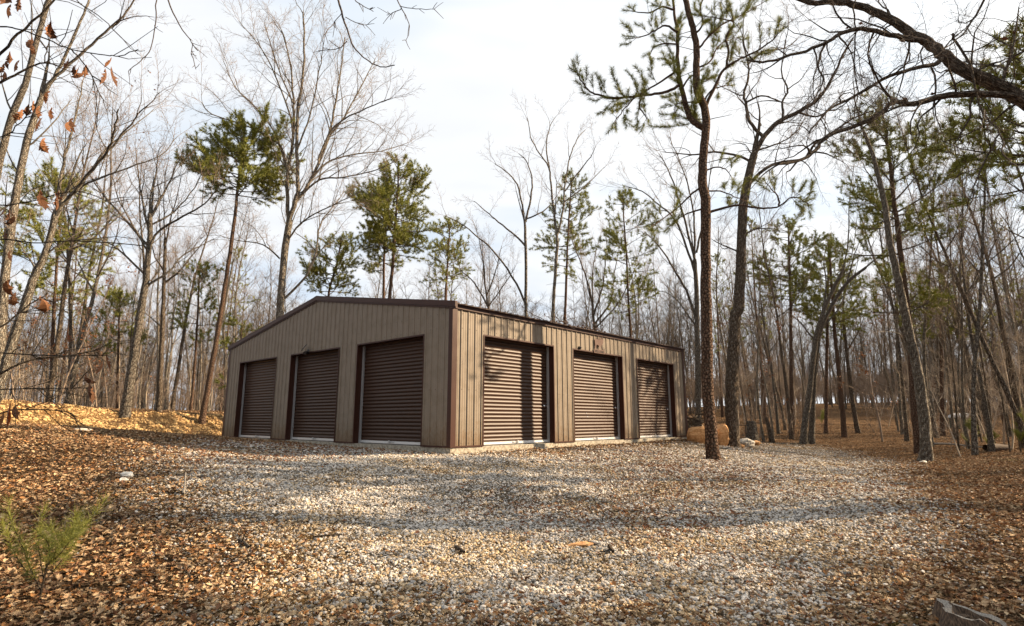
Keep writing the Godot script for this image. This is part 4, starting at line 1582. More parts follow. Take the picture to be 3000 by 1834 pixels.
func big_trees_left() -> void:
	surveyed_tree("oak_tree", "thick-stemmed wide bare oak on the bank, the largest trunk left of the garage", M.bark_oak, M.twig, 24.0,
		[[368, 1198], [385, 1090], [405, 960], [418, 880], [430, 800], [439, 690], [439, 627]], 30, 14, [
		[10, [[433, 790], [454, 690], [538, 633], [598, 598], [645, 538]], -2.0],
		[9, [[440, 640], [478, 568], [508, 508], [535, 440]], 1.5],
		[9, [[438, 680], [420, 600], [408, 538], [400, 460]], -1.0],
		[9, [[434, 720], [359, 633], [299, 568], [263, 515]], 1.5],
		[8, [[421, 800], [359, 741], [329, 717], [275, 695]], -2.0],
		[9, [[425, 840], [496, 795], [538, 747], [627, 700]], 1.5],
		[8, [[440, 640], [450, 560], [460, 490], [465, 440]], 2.0],
		[7, [[436, 740], [390, 660], [350, 590], [330, 520]], -2.5],
		[7, [[440, 660], [510, 620], [570, 550], [600, 490]], 2.5]], 121, {"space": [0.5, 0.34], "long": [1.9, 1.0], "thick": 1.2, "leaves": [0.06, 4, 0.1, M.dead_leaf]})
	surveyed_tree("oak_tree", "dark slim oak on the bank close right of the thick-stemmed wide oak", M.bark_brown, M.twig, 25.5,
		[[466, 1203], [470, 1100], [475, 990], [478, 900], [482, 800], [484, 700]], 18, 9, [
		[7, [[481, 830], [530, 790], [570, 740], [610, 690]], 1.0],
		[6, [[484, 720], [500, 640], [520, 570], [530, 500]], -1.0],
		[6, [[482, 800], [450, 740], [440, 680]], 1.0],
		[5, [[476, 960], [430, 920], [400, 880]], -1.0]], 122, {"space": [0.8, 0.45], "long": [1.6, 0.9]})
	surveyed_tree("oak_tree", "pale lichened oak leaning right at the left edge, forking into two long arms", M.bark_pale, M.twig, 17.0,
		[[-18, 1190], [0, 1129], [36, 1001], [80, 873], [100, 810], [131, 747], [167, 616]], 34, 20, [
		[16, [[160, 640], [190, 590], [227, 550], [287, 478], [320, 430], [335, 380], [347, 320]], -1.5],
		[13, [[167, 616], [179, 508], [203, 406], [227, 323], [242, 240]], 1.0],
		[8, [[230, 550], [300, 520], [380, 490], [470, 455], [520, 400]], 0.8],
		[8, [[250, 520], [310, 440], [390, 370], [450, 320]], 1.5],
		[8, [[320, 440], [370, 380], [420, 320], [470, 270]], -0.8],
		[7, [[131, 747], [200, 700], [260, 670], [330, 640]], 1.0],
		[7, [[110, 800], [60, 720], [20, 660]], 1.5]], 123, {"space": [0.5, 0.34], "long": [1.5, 0.85], "leaves": [0.18, 4, 0.075, M.dead_leaf], "from": 0.9})
	surveyed_tree("oak_tree", "tall pale oak at the left edge whose two bright arms reach out of view", M.bark_pale, M.twig, 20.0,
		[[-14, 1190], [0, 1020], [18, 777], [48, 568], [78, 418], [120, 287]], 32, 20, [
		[15, [[120, 287], [150, 240], [179, 191], [239, 60], [263, -5], [290, -90]], 0.5],
		[13, [[128, 270], [150, 238], [221, 173], [287, 114], [359, 48], [400, -10], [450, -80]], -0.5],
		[6, [[287, 114], [340, 70], [400, 48], [450, 50]], -0.6],
		[7, [[78, 430], [120, 400], [180, 330], [210, 290]], 1.5],
		[6, [[60, 520], [20, 440], [-10, 380]], -1.0]], 124, {"space": [0.8, 0.45], "long": [1.4, 0.8], "leaves": [0.05, 3, 0.08, M.dead_leaf], "from": 0.9})
	surveyed_tree("oak_tree", "grey lichened oak curving in from the left edge behind the tall pale oak", M.bark_oak, M.twig, 22.0,
		[[-70, 1190], [-60, 900], [-30, 620], [-5, 490], [36, 335], [72, 251], [108, 120], [143, 0], [160, -60]], 30, 14, [
		[8, [[72, 251], [90, 160], [93, 80], [95, 0]], 1.0],
		[7, [[36, 335], [10, 260], [0, 200]], -1.0],
		[7, [[20, 380], [70, 330], [110, 300]], 1.0],
		[7, [[-30, 640], [40, 590], [90, 560]], 1.0]], 125, {"space": [0.8, 0.45], "long": [1.3, 0.8], "from": 0.9})
	surveyed_pine("pine_tree", "broad green pine behind the leaning pale oak at the left", 31.0, [[150, 1185], [155, 980], [165, 800], [178, 620], [185, 540]], 14, 5, 0.5, 4.4, 126, {"step": 0.34, "twig_step": 0.2, "tuft_step": 0.18})
	surveyed_pine("pine_tree", "small pine showing yellow-green between the dark slim oak and the leaning pine", 33.0, [[560, 1195], [572, 1050], [580, 900], [585, 785]], 10, 4, 0.42, 2.4, 127, {"step": 0.32, "twig_step": 0.2, "tuft_step": 0.18})
	surveyed_pine("pine_tree", "small bright pine peeping over the low end of the gable roof", 31.0, [[700, 1190], [703, 1080], [708, 960]], 8, 4, 0.5, 1.7, 128, {"step": 0.32, "twig_step": 0.2, "tuft_step": 0.18})
	surveyed_pine("pine_tree", "dark green pine low in the wood left of the thick-stemmed wide oak", 33.0, [[345, 1190], [346, 1060], [349, 940], [352, 870]], 9, 4, 0.4, 2.2, 129, {"step": 0.32, "twig_step": 0.2, "tuft_step": 0.18})

func big_trees_right() -> void:
	# the plated pine in front of the side wall
	var root := surveyed_pine("pine_tree", "tall pine with plated red-brown bark standing in front of the garage's far right corner", 16.0,
		[[2090, 1346], [2080, 1240], [2073, 1106], [2069, 935], [2067, 747], [2068, 598], [2058, 538], [2062, 442], [2069, 359], [2062, 311], [2040, 251], [2041, 149], [2032, 90], [2017, 36], [2006, -20], [2000, -120], [2005, -240]], 41, 16, 0.93, 1.6, 131, {"tuft": tufts[2], "sides": 18, "flare": 0.42, "step": 0.4, "twig_step": 0.2, "tuft_step": 0.18})
	var r := RandomNumberGenerator.new()
	r.seed = 132
	var tf := []
	var k := 16.0 * 0.95 / F * 0.5
	for q in [
		[22, [[2064, 378], [2040, 362], [2020, 341], [2003, 281], [1991, 227], [1985, 149], [1985, 90], [1973, 24], [1965, -60]], 0.9, 0.0],
		[11, [[2071, 305], [2104, 233], [2128, 197], [2170, 172], [2218, 149], [2260, 120], [2283, 95]], -0.8, 0.25],
		[9, [[2128, 200], [2134, 150], [2128, 108], [2149, 66], [2110, 55], [2068, 48]], -0.3, 0.3],
		[11, [[1990, 250], [1955, 268], [1919, 275], [1871, 281], [1799, 287], [1760, 280], [1728, 269], [1705, 240], [1690, 209]], -0.5, 0.3],
		[8, [[1986, 205], [1950, 230], [1907, 257], [1853, 293], [1825, 325], [1799, 360]], -1.4, 0.3],
		[7, [[1880, 281], [1872, 310], [1890, 340], [1900, 352]], -0.9, 0.2],
		[8, [[1985, 95], [1950, 75], [1919, 90], [1880, 108], [1847, 113]], -0.6, 0.25],
		[8, [[1975, 28], [1940, 20], [1900, 38], [1845, 32]], 0.4, 0.2],
		[7, [[1987, 130], [1950, 128], [1915, 140], [1905, 165]], 0.5, 0.2],
		[8, [[2040, 150], [2075, 110], [2120, 70], [2180, 40], [2240, 5]], 0.8, 0.2],
		[8, [[2035, 100], [2060, 70], [2050, 20], [2080, -30]], -0.6, 0.2],
		[7, [[2060, 300], [2085, 265], [2110, 255], [2140, 250]], 0.6, 0.3],
		[7, [[2042, 200], [2080, 180], [2110, 130], [2160, 110]], 0.7, 0.25],
		[7, [[1998, 260], [2030, 220], [2060, 240], [2090, 225]], 0.5, 0.4],
		[9, [[2078, 622], [2110, 612], [2164, 601], [2210, 608], [2248, 610], [2283, 604], [2313, 580], [2340, 580], [2367, 598]], -0.8, 0.75],
		[7, [[2283, 604], [2280, 580], [2265, 560], [2242, 532]], -1.0, 0.4],
		[7, [[2066, 610], [2030, 620], [1995, 635], [1960, 665]], 0.8, 0.6],
		[7, [[2058, 545], [2030, 565], [2009, 586], [1967, 622], [1930, 650], [1905, 664]], -1.0, 0.35],
		[6, [[2066, 500], [2100, 490], [2130, 500], [2150, 530]], 0.6, 0.35],
		[6, [[2066, 560], [2110, 560], [2150, 575], [2190, 590]], 1.2, 0.4],
		[6, [[2062, 300], [2000, 300], [1980, 310], [1975, 330]], -0.3, 0.3]]:
		var lb := photo_path(q[1], 16.0, q[2])
		for i in lb.size():
			lb[i] -= root.position
		lb = smooth_path(lb, 4, r, 0.02)
		var B := Bundle.new()
		B.tube(lb, q[0] * k, maxf(q[0] * k * 0.3, 0.008), 8, 0.0, 0.03, q[0])
		dress_pine_branch(r, lb, path_len(lb) * 0.55, B, tf, {"bare": q[3], "twig_step": 0.12, "tuft_step": 0.14})
		part("limb", B.mesh(), M.bark_pine, root)
	part("needles", needle_mesh(tf, tufts[2]), M.needle, root).set_meta("kind", "stuff")
	surveyed_tree("oak_tree", "big grey oak with crooked spreading limbs right behind the plated pine, beside the orange boulder", M.bark_brown, M.twig, 22.0,
		[[2148, 1312], [2144, 1206], [2144, 1106], [2154, 935], [2164, 896], [2170, 777], [2176, 627], [2191, 526], [2209, 454]], 43, 27, [
		[20, [[2209, 456], [2233, 406], [2277, 359], [2325, 335], [2370, 310], [2400, 287], [2435, 235], [2470, 160], [2500, 110]], -1.5],
		[13, [[2196, 540], [2224, 508], [2277, 478], [2355, 466], [2379, 430], [2400, 412], [2447, 382], [2513, 340], [2560, 325]], -3.0],
		[13, [[2236, 400], [2194, 353], [2185, 299], [2179, 281], [2191, 227], [2191, 179], [2176, 115], [2180, 50]], 1.0],
		[10, [[2203, 475], [2164, 457], [2092, 445], [2032, 454], [1990, 450], [1943, 445]], 1.5],
		[9, [[2295, 350], [2292, 299], [2307, 263], [2289, 215], [2295, 160], [2310, 80]], -0.5],
		[8, [[2340, 330], [2400, 340], [2450, 300], [2500, 290]], 1.5],
		[8, [[2186, 300], [2230, 280], [2270, 290], [2292, 300]], 0.5],
		[7, [[2175, 690], [2220, 670], [2270, 670]], 1.0],
		[7, [[2172, 740], [2120, 720], [2085, 700]], 1.5],
		[7, [[2190, 190], [2240, 150], [2300, 140], [2350, 100]], 1.5],
		[7, [[2220, 440], [2280, 420], [2330, 390], [2360, 340]], 2.0]], 133, {"space": [0.46, 0.36], "long": [1.9, 0.95], "wob": 0.38, "thick": 1.4, "up": 0.05, "ang": 58.0, "sides": 16, "from": 0.95})
	surveyed_tree("oak_tree", "leaning grey trunk with torn bark and a flared mossy foot beside the trail", M.bark_pale, M.twig_pale, 20.5,
		[[2714, 1354], [2708, 1234], [2691, 1106], [2674, 1020], [2649, 905], [2627, 800], [2609, 717], [2591, 598], [2576, 526], [2555, 448], [2531, 388]], 35, 11, [
		[7, [[2671, 1052], [2649, 1008], [2632, 978], [2589, 971]], -0.8],
		[5, [[2610, 717], [2640, 650], [2660, 600]], 0.6],
		[5, [[2582, 560], [2540, 500], [2520, 470]], -0.8],
		[5, [[2640, 870], [2600, 840], [2570, 830]], -0.6]], 134, {"space": [1.2, 0.8], "long": [1.0, 0.6], "flare": 0.75, "sides": 16, "from": 0.9})
	surveyed_pine("pine_tree", "dark-stemmed pine rising just behind the leaning grey trunk, with a wide layered crown", 24.0, [[2690, 1296], [2676, 1160], [2668, 1000], [2656, 884], [2632, 687], [2620, 598], [2609, 490], [2594, 388], [2580, 300]], 26, 8, 0.42, 3.6, 135, {"step": 0.42, "gap": 0.15, "twig_step": 0.19, "tuft_step": 0.18, "lean": 0.5})
	surveyed_tree("oak_tree", "left stem of the lichen-flecked pair standing at the edge of the trail", M.bark_oak, M.twig, 28.0,
		[[2352, 1299], [2358, 1240], [2372, 1148], [2389, 999], [2410, 918], [2440, 850], [2470, 790]], 22, 10, [
		[7, [[2410, 918], [2420, 840], [2415, 760], [2430, 690]], 1.0], [6, [[2389, 1000], [2340, 940], [2300, 910]], -1.0]], 136, {"space": [0.9, 0.5], "long": [1.6, 0.9], "leader": 7.0})
	surveyed_tree("oak_tree", "right stem of the lichen-flecked pair at the trail, leaning further right as it rises", M.bark_oak, M.twig, 28.4,
		[[2376, 1303], [2380, 1220], [2384, 1148], [2397, 999], [2427, 914], [2482, 829], [2537, 783]], 20, 9, [
		[7, [[2410, 960], [2460, 900], [2480, 850]], 1.0], [6, [[2482, 829], [2500, 760], [2520, 700]], -1.0]], 137, {"space": [0.9, 0.5], "long": [1.6, 0.9], "leader": 7.0})
	surveyed_pine("pine_tree", "red-barked pine leaning left over the trail, right of the lichen-flecked pair", 33.0, [[2474, 1280], [2468, 1200], [2458, 1100], [2446, 980], [2438, 860], [2430, 740]], 17, 7, 0.6, 2.6, 138, {"step": 0.32, "twig_step": 0.2, "tuft_step": 0.18})
	surveyed_tree("oak_tree", "black slanting trunk standing at the back of the trail", M.bark_brown, M.twig, 36.0,
		[[2515, 1272], [2500, 1190], [2488, 1100], [2478, 1010], [2470, 920]], 16, 8, [[6, [[2480, 1030], [2520, 960], [2540, 900]], 1.0]], 139, {"space": [0.9, 0.5], "long": [1.6, 0.9], "leader": 8.0})
	surveyed_pine("pine_tree", "pine with a ragged crown showing between the spreading oak and the dark-stemmed pine", 33.0, [[2322, 1285], [2318, 1100], [2316, 900], [2312, 760], [2310, 660]], 14, 5, 0.5, 2.8, 140, {"step": 0.32, "twig_step": 0.2, "tuft_step": 0.18})
	surveyed_pine("pine_tree", "pine low and bushy behind the lichen-flecked pair", 36.0, [[2420, 1270], [2422, 1050], [2425, 880], [2428, 715]], 12, 5, 0.45, 2.7, 141, {"step": 0.32, "twig_step": 0.2, "tuft_step": 0.18})
	surveyed_pine("pine_tree", "pine behind the leaning grey trunk, its foliage low on the right of it", 34.0, [[2760, 1270], [2758, 1050], [2755, 900], [2752, 790]], 13, 5, 0.42, 2.6, 142, {"step": 0.32, "twig_step": 0.2, "tuft_step": 0.18})
	surveyed_pine("pine_tree", "pine at the right edge, only its hanging boughs in the picture", 12.5, [[3140, 1400], [3130, 1000], [3115, 700], [3105, 480], [3095, 300], [3085, 160]], 40, 12, 0.5, 3.4, 143, {"tuft": tufts[0], "step": 0.36, "twig_step": 0.2, "tuft_step": 0.18})

func overhead_branches() -> void:
	# the old oak beside the drive: its stem stands out of the frame, its limbs reach into it
	surveyed_tree("oak_tree", "massive dark oak limb reaching in from the top right, with drooping crooked boughs", M.bark_brown, M.twig_dark, 9.5,
		[[3420, 1500], [3380, 1200], [3330, 900], [3270, 600], [3200, 440]], 130, 90, [
		[62, [[3200, 440], [3110, 360], [3000, 293], [2907, 245], [2818, 203], [2758, 155], [2698, 114], [2620, 66], [2537, 24], [2459, 6], [2370, 8], [2290, -30]], 1.5],
		[28, [[3030, 310], [2967, 283], [2847, 275], [2764, 281], [2700, 300], [2668, 305], [2620, 299], [2549, 352], [2430, 394], [2390, 440], [2340, 470], [2280, 480]], -1.5],
		[22, [[2720, 128], [2692, 120], [2608, 102], [2519, 84], [2459, 102], [2417, 126], [2340, 155], [2250, 179], [2190, 175]], -0.8],
		[18, [[2760, 175], [2728, 191], [2668, 203], [2585, 233], [2507, 281], [2429, 323], [2370, 390]], -1.2],
		[10, [[2790, 100], [2800, 120], [2847, 209], [2860, 287], [2889, 347], [2931, 388], [2943, 454], [2967, 478]], -1.5],
		[7, [[2931, 388], [2883, 478], [2853, 550], [2840, 600], [2818, 645]], -1.5],
		[6, [[2501, 10], [2507, 90], [2507, 179], [2510, 270], [2500, 350]], -1.0],
		[9, [[2890, -20], [2847, 66], [2805, 114], [2746, 161]], -0.5],
		[14, [[2930, 250], [2960, 180], [2975, 100], [2985, 20]], 0.8],
		[9, [[2420, 120], [2400, 190], [2412, 240], [2380, 300]], -0.8],
		[9, [[2620, 70], [2600, 30], [2560, -10]], 0.6],
		[8, [[2850, 215], [2900, 190], [2960, 170], [3010, 150]], 0.6]], 151, {"space": [0.27, 0.24], "long": [1.3, 0.6], "wob": 0.42, "thick": 1.3, "up": -0.08, "ang": 62.0, "from": 0.98, "sides": 18, "leaves": [0.012, 3, 0.11, M.dead_leaf]})
	var list := [
		["dark beaded twig hanging into the sky near the top left corner", 6.0, [[4, [[458, -60], [457, 0], [454, 72], [442, 143], [412, 179], [376, 209]]]]],
		["forked dark twig hanging at the top, left of the tallest oak", 6.0, [[4.5, [[480, -60], [493, 0], [526, 72], [562, 125], [580, 149]]], [3, [[562, 125], [562, 160], [574, 203]]]]],
		["long drooping twig across the right of the tallest oak's crown", 5.5, [[6, [[980, -60], [992, 0], [1010, 66], [1040, 143], [1088, 185], [1124, 197], [1156, 191]]], [3.5, [[1016, 120], [992, 143], [932, 149]]], [3, [[1000, 40], [975, 70], [950, 100]]], [3, [[1040, 0], [1060, 15], [1094, 34]]], [3, [[1012, 50], [1050, 70], [1078, 72]]]]],
		["spidery twig end hanging at the top centre of the sky", 6.0, [[3.5, [[1158, -50], [1165, 0], [1183, 36], [1201, 78], [1189, 120]]], [3, [[1171, 18], [1220, 26], [1273, 27]]], [2.5, [[1175, 25], [1150, 38], [1133, 44]]]]]]
	var r := RandomNumberGenerator.new()
	r.seed = 152
	for q in list:
		var B := Bundle.new()
		var sp := []
		for w in q[2]:
			var p := smooth_path(photo_path(w[1], q[1], r.randf_range(-0.3, 0.3)), 4, r, 0.008)
			var k: float = q[1] * 1.08 / F * 0.5
			B.tube(p, w[0] * k, maxf(w[0] * k * 0.45, 0.003), 5, 0.0, 0.12, 3.0)
			for i in 5:
				var e := path_at(p, r.randf_range(0.3, 1.0))
				B.tube(wander(r, e[0], side_dir(r, e[1], 0.8, r.randf() * TAU), r.randf_range(0.05, 0.16), 2, 0.2, 0.0), 0.004, 0.0025, 4)
		solo("hanging_twig", B.mesh(), M.twig_dark, q[0], "twig", "twigs hanging in from overhead")
	# sapling oak at the photographer's left hand, still holding big brown leaves
	var sap := thing("oak_sapling", "leggy oak sapling close by at the left edge, holding large brown leaves", "sapling", Vector3(-4.1, height(-4.1, -2.7), -2.7))
	var B := Bundle.new()
	var st := wander(r, Vector3.ZERO, Vector3(0.06, 1, -0.04), 5.2, 9, 0.06, 0.0)
	B.tube(st, 0.04, 0.012, 8)
	part("trunk", B.mesh(), M.bark_brown, sap)
	for q in [[5, [[-130, 60], [0, 77], [63, 88], [140, 116], [210, 145], [308, 160], [350, 163], [405, 145]]], [4, [[210, 145], [250, 195], [305, 295]]], [9, [[-140, 300], [0, 158], [70, 84], [161, 0], [220, -60]]], [8, [[-140, 300], [0, 242], [53, 214], [105, 189], [147, 182]]], [3, [[131, 182], [140, 140], [154, 98]]],
			[7, [[-140, 1180], [0, 1096], [60, 1065], [110, 1050], [183, 1045], [240, 1035], [300, 1020]]], [3.5, [[-140, 1150], [0, 1141], [130, 1138], [270, 1136]]], [4, [[-140, 1030], [0, 1034], [150, 1042], [314, 1041]]], [6, [[-140, 1040], [0, 961], [70, 905], [139, 858]]], [4, [[-140, 560], [0, 600], [90, 590], [230, 560], [330, 600]]], [4, [[-140, 720], [0, 700], [100, 712], [220, 705], [420, 720]]], [3.5, [[-140, 420], [0, 400], [60, 360], [110, 300]]], [4, [[-140, 1260], [0, 1212], [60, 1200], [190, 1205], [224, 1235]]], [3, [[240, -60], [226, 0], [290, 45], [333, 88]]]]:
		var p := photo_path(q[1], 3.1, r.randf_range(-0.5, 0.4))
		for i in p.size():
			p[i] -= sap.position
		p = smooth_path(p, 4, r, 0.006)
		B = Bundle.new()
		var k := 3.1 * 1.1 / F * 0.5
		B.tube(p, q[0] * k, maxf(q[0] * k * 0.5, 0.0025), 6)
		for i in 7:
			var e := path_at(p, r.randf_range(0.35, 1.0))
			var tw := wander(r, e[0], side_dir(r, e[1], r.randf_range(0.5, 1.0), r.randf() * TAU), r.randf_range(0.08, 0.35), 3, 0.25, 0.0)
			B.tube(tw, 0.0028, 0.0015, 4)
		part("branch", B.mesh(), M.bark_brown, sap)
	for q in [[20, 40], [28, 12], [52, 22], [60, 10], [75, 142], [100, 152], [98, 138], [145, 95], [150, 110], [15, 195], [28, 185], [45, 200], [8, 220], [20, 232], [200, 200], [212, 215], [228, 222], [240, 238], [250, 212], [322, 198], [325, 232], [312, 240], [60, 350], [75, 340], [105, 335], [110, 372], [95, 320], [130, 290], [145, 345], [190, 380], [200, 372], [118, 440], [120, 428], [30, 645], [12, 632], [45, 658], [165, 590], [172, 605], [118, 600], [10, 700], [300, 1090], [312, 1070], [258, 1150], [262, 1165], [250, 1130], [22, 1222], [12, 1240], [35, 1215], [8, 850], [35, 890], [135, 905], [22, 760], [195, 1000], [140, 915]]:
		part("leaf", oak_leaf(r, 0.15, 1.7), M.dead_leaf if r.randf() < 0.55 else M.orange_leaf, sap).transform = Transform3D((Basis(Vector3.UP, r.randf() * TAU) * Basis(Vector3(0, 0, 1), r.randf_range(-2.1, -0.9)) * Basis(Vector3.RIGHT, r.randf() * TAU)).scaled(Vector3.ONE * r.randf_range(0.55, 0.95)), photo_point(q[0], q[1] - 14, 3.1 + r.randf_range(-0.3, 0.3)) - sap.position)

func oak_leaf(r: RandomNumberGenerator, size: float, more := 1.0) -> ArrayMesh:
	# lobed, cupped and twisted dry leaf lying along +x
	var st := new_st()
	var curl := r.randf_range(0.6, 2.2) * more
	var cup := minf(r.randf_range(0.3, 1.2) * more, 1.45)
	var wid := [0.02, 0.10, 0.07, 0.26, 0.15, 0.34, 0.2, 0.3, 0.12, 0.0]
	var n := wid.size() - 1
	var mid := []
	var lft := []
	var rgt := []
	for i in n + 1:
		var t := float(i) / n
		var a := curl * (t - 0.4)
		var c := Vector3(sin(a) / curl, (1.0 - cos(a)) / curl * 0.9, 0.0)
		var w: float = wid[i]
		var up := Vector3(-sin(a), cos(a), 0)
		mid.append(c * size)
		lft.append((c + Vector3(0.04 * (1 if i % 2 else -1), 0, w * cos(cup)) + up * w * sin(cup) * r.randf_range(0.5, 1.2)) * size)
		rgt.append((c + Vector3(0.04 * (1 if i % 2 else -1), 0, -w * cos(cup)) + up * w * sin(cup) * r.randf_range(0.3, 1.3)) * size)
	for i in n:
		quad(st, mid[i], lft[i], lft[i + 1], mid[i + 1], Vector3.UP)
		quad(st, mid[i], rgt[i], rgt[i + 1], mid[i + 1], Vector3.UP)
	return st.commit()

# ---------------------------------------------------------------- the wood around

var marks := []   # [u in the survey, words] of things to find the wood's trees by
var placed := []

func ordinal(n: int) -> String:
	var names := ["first", "second", "third", "fourth", "fifth", "sixth", "seventh", "eighth", "ninth", "tenth", "eleventh", "twelfth", "thirteenth", "fourteenth", "fifteenth", "sixteenth", "seventeenth", "eighteenth", "nineteenth", "twentieth"]
	if n <= 20:
		return names[n - 1]
	return "%dth" % n

func free_spot(x: float, z: float) -> bool:
	var q := Basis(Vector3.UP, -TURN) * (Vector3(x, 0, z) - CORNER)
	if q.x > -4.0 and q.x < LEN + 3.0 and q.z > -WID - 3.5 and q.z < 5.0:
		return false
	if q.z > -WID - 6.0 and q.z < 1.0 and q.x < 1.0 and q.x > -3.0:
		return false
	if Geometry2D.is_point_in_polygon(Vector2(x, z), zone_gravel):
		return false
	var trail := PackedVector2Array([Vector2(13.5, -25), Vector2(16.5, -29), Vector2(20, -36), Vector2(25.5, -44), Vector2(32, -58), Vector2(36, -70)])
	for i in trail.size() - 1:
		var c := Geometry2D.get_closest_point_to_segment(Vector2(x, z), trail[i], trail[i + 1])
		if c.distance_to(Vector2(x, z)) < 1.9:
			return false
	return true

func scatter(r: RandomNumberGenerator, count: int, u0: float, u1: float, d0: float, d1: float, apart: float) -> Array:
	var out := []
	for k in count * 40:
		if out.size() >= count:
			break
		var d := sqrt(lerpf(d0 * d0, d1 * d1, r.randf()))
		var x := (lerpf(u0, u1, r.randf()) - 1500.0) / F * d
		var z := -d
		if not free_spot(x, z):
			continue
		var ok := true
		for p in placed:
			if Vector2(x, z).distance_to(p) < apart:
				ok = false
				break
		if ok:
			placed.append(Vector2(x, z))
			out.append(Vector3(x, height(x, z), z))
	return out

func wood() -> void:
	var r := RandomNumberGenerator.new()
	r.seed = 500
	for c in get_children():
		if c is Node3D and c.has_meta("category") and str(c.get_meta("category")) == "tree":
			placed.append(Vector2(c.position.x, c.position.z))
	var trees := []
	for q in [[601, 17.0, 0.12, 0.34, 3.4, 0], [602, 19.0, 0.135, 0.42, 3.6, 0], [603, 15.0, 0.085, 0.32, 2.6, 0], [604, 18.0, 0.105, 0.4, 2.8, 0], [605, 13.0, 0.065, 0.28, 2.2, 0], [606, 16.0, 0.095, 0.3, 3.0, 0]]:
		var m := wood_tree(q[0], q[1], q[2], q[3], q[4], q[5])
		var bark: Material = [M.bark_oak, M.bark_brown, M.bark_pale, M.bark_oak, M.bark_pale, M.bark_brown][q[0] - 601]
		trees.append(wood_proto("bare_tree", m, bark, M.twig, 0.1 if q[0] in [603, 606] else 0.0, M.dead_leaf))
	var pines := [wood_pine(611, 18.0, 0.15, 0.5, 2.6), wood_pine(612, 15.0, 0.12, 0.42, 2.3)]
	var saps := []
	for q in [[621, 5.0], [622, 7.0], [623, 4.0], [624, 8.5]]:
		var m := sapling(q[0], q[1])
		saps.append(wood_proto("sapling", m, M.twig_pale if q[0] != 624 else M.bark_brown, M.twig_pale if q[0] != 622 else M.twig, 0.25 if q[0] == 623 else 0.0, M.dead_leaf))
	var bush := sapling(631, 6.5)
	var leafy := wood_proto("leafy_sapling", bush, M.twig, M.twig, 1.0, M.orange_leaf)
	marks = [[-99999.0, "from the left edge of the wood"], [110.0, "right of the leaning pale oak"], [372.0, "right of the thick-stemmed oak on the bank"], [475.0, "right of the dark slim oak"], [640.0, "right of the leaning pine"], [835.0, "right of the tallest oak"], [1150.0, "right of the broad-crowned pine"], [1540.0, "right of the forked oak over the roof"], [1640.0, "right of the vase-shaped oak"], [1840.0, "right of the drooping pine over the side wall"], [2072.0, "right of the plated pine"], [2150.0, "right of the big oak by the boulder"], [2364.0, "right of the lichen-flecked pair"], [2470.0, "right of the red-barked trail pine"], [2700.0, "right of the leaning trunk by the trail"]]
	var spots := []
	for q in [[26, 2190.0, 3080.0, 25.0, 40.0, 1.5], [30, 2100.0, 3100.0, 40.0, 58.0, 1.5], [8, 2760.0, 3080.0, 21.0, 27.0, 1.6], [12, -80.0, 640.0, 26.0, 38.0, 1.6], [18, -80.0, 700.0, 38.0, 56.0, 1.6], [16, 700.0, 2000.0, 40.0, 58.0, 2.0]]:
		for p in scatter(r, q[0], q[1], q[2], q[3], q[4], q[5]):
			spots.append([p, "pine" if r.randf() < 0.07 else "bare", r.randf_range(0.75, 1.1)])
	# the wood goes on to the right of the frame, towards the sun
	for p in scatter(r, 9, 3250.0, 6000.0, 9.0, 24.0, 2.4):
		spots.append([p, "pine" if r.randf() < 0.2 else "bare", r.randf_range(0.8, 1.1)])
	for q in [[16.0, -7.2], [19.5, -8.6], [23.0, -8.0], [27.0, -9.6], [15.0, -5.4], [21.0, -6.2], [13.2, -10.6], [18.0, -4.4]]:
		spots.append([Vector3(q[0], height(q[0], q[1]), q[1]), "pine", r.randf_range(0.8, 1.0)])
	for q in [[40, 2120.0, 3080.0, 25.0, 44.0, 0.8], [14, 2760.0, 3060.0, 21.5, 28.0, 0.8], [34, -80.0, 640.0, 26.0, 44.0, 0.9], [10, 640.0, 1000.0, 33.0, 44.0, 1.0]]:
		for p in scatter(r, q[0], q[1], q[2], q[3], q[4], q[5]):
			spots.append([p, "sapling", r.randf_range(0.7, 1.15)])
	for q in [[270, 33], [300, 29], [245, 36], [330, 36], [215, 30], [2030, 33], [2210, 31], [185, 27], [120, 30], [60, 28], [390, 33], [150, 36], [2560, 30], [20, 33]]:
		var x: float = (q[0] - 1500.0) / F * q[1]
		spots.append([Vector3(x, height(x, -q[1]), -q[1]), "leafy", r.randf_range(0.9, 1.2)])
	for s in spots:
		s.append(to_photo(s[0]).x)
	spots.sort_custom(func(a, b): return a[3] < b[3])
	var count := {}
	var first := {}
	for s in spots:
		var kind: String = s[1]
		var pool: Array = {"bare": trees, "pine": pines, "sapling": saps, "leafy": [leafy]}[kind]
		var i := r.randi() % pool.size()
		var proto: Node3D = pool[i]
		var o: Node3D
		var called: String = {"bare": "bare_tree", "pine": "pine_tree", "sapling": "sapling", "leafy": "leafy_sapling"}[kind]
		if first.has(proto):
			o = proto.duplicate()
		else:
			o = proto
			first[proto] = true
		o.name = numbered(called)
		add_child(o)
		o.position = s[0]
		o.rotation = Vector3(r.randf_range(-0.05, 0.05), r.randf() * TAU, r.randf_range(-0.05, 0.05))
		var k: float = s[2]
		o.scale = Vector3(k, k, k)
		var m := 0
		for j in marks.size():
			if s[3] > marks[j][0]:
				m = j
		var look: String = {"bare": ["straight grey bare tree", "tall brown bare tree", "thin pale bare tree", "slender brown bare tree", "thin grey bare tree", "crooked brown bare tree"][i] if kind == "bare" else "", "pine": "slender green pine", "sapling": ["short pale sapling", "taller bare sapling", "sapling holding brown leaves", "tall thin brown sapling"][i] if kind == "sapling" else "", "leafy": "sapling full of orange-brown leaves"}[kind]
		var key := look + str(m)
		count[key] = count.get(key, 0) + 1
		var words := "%s, %s such %s" % [look, ordinal(count[key]), marks[m][1]]
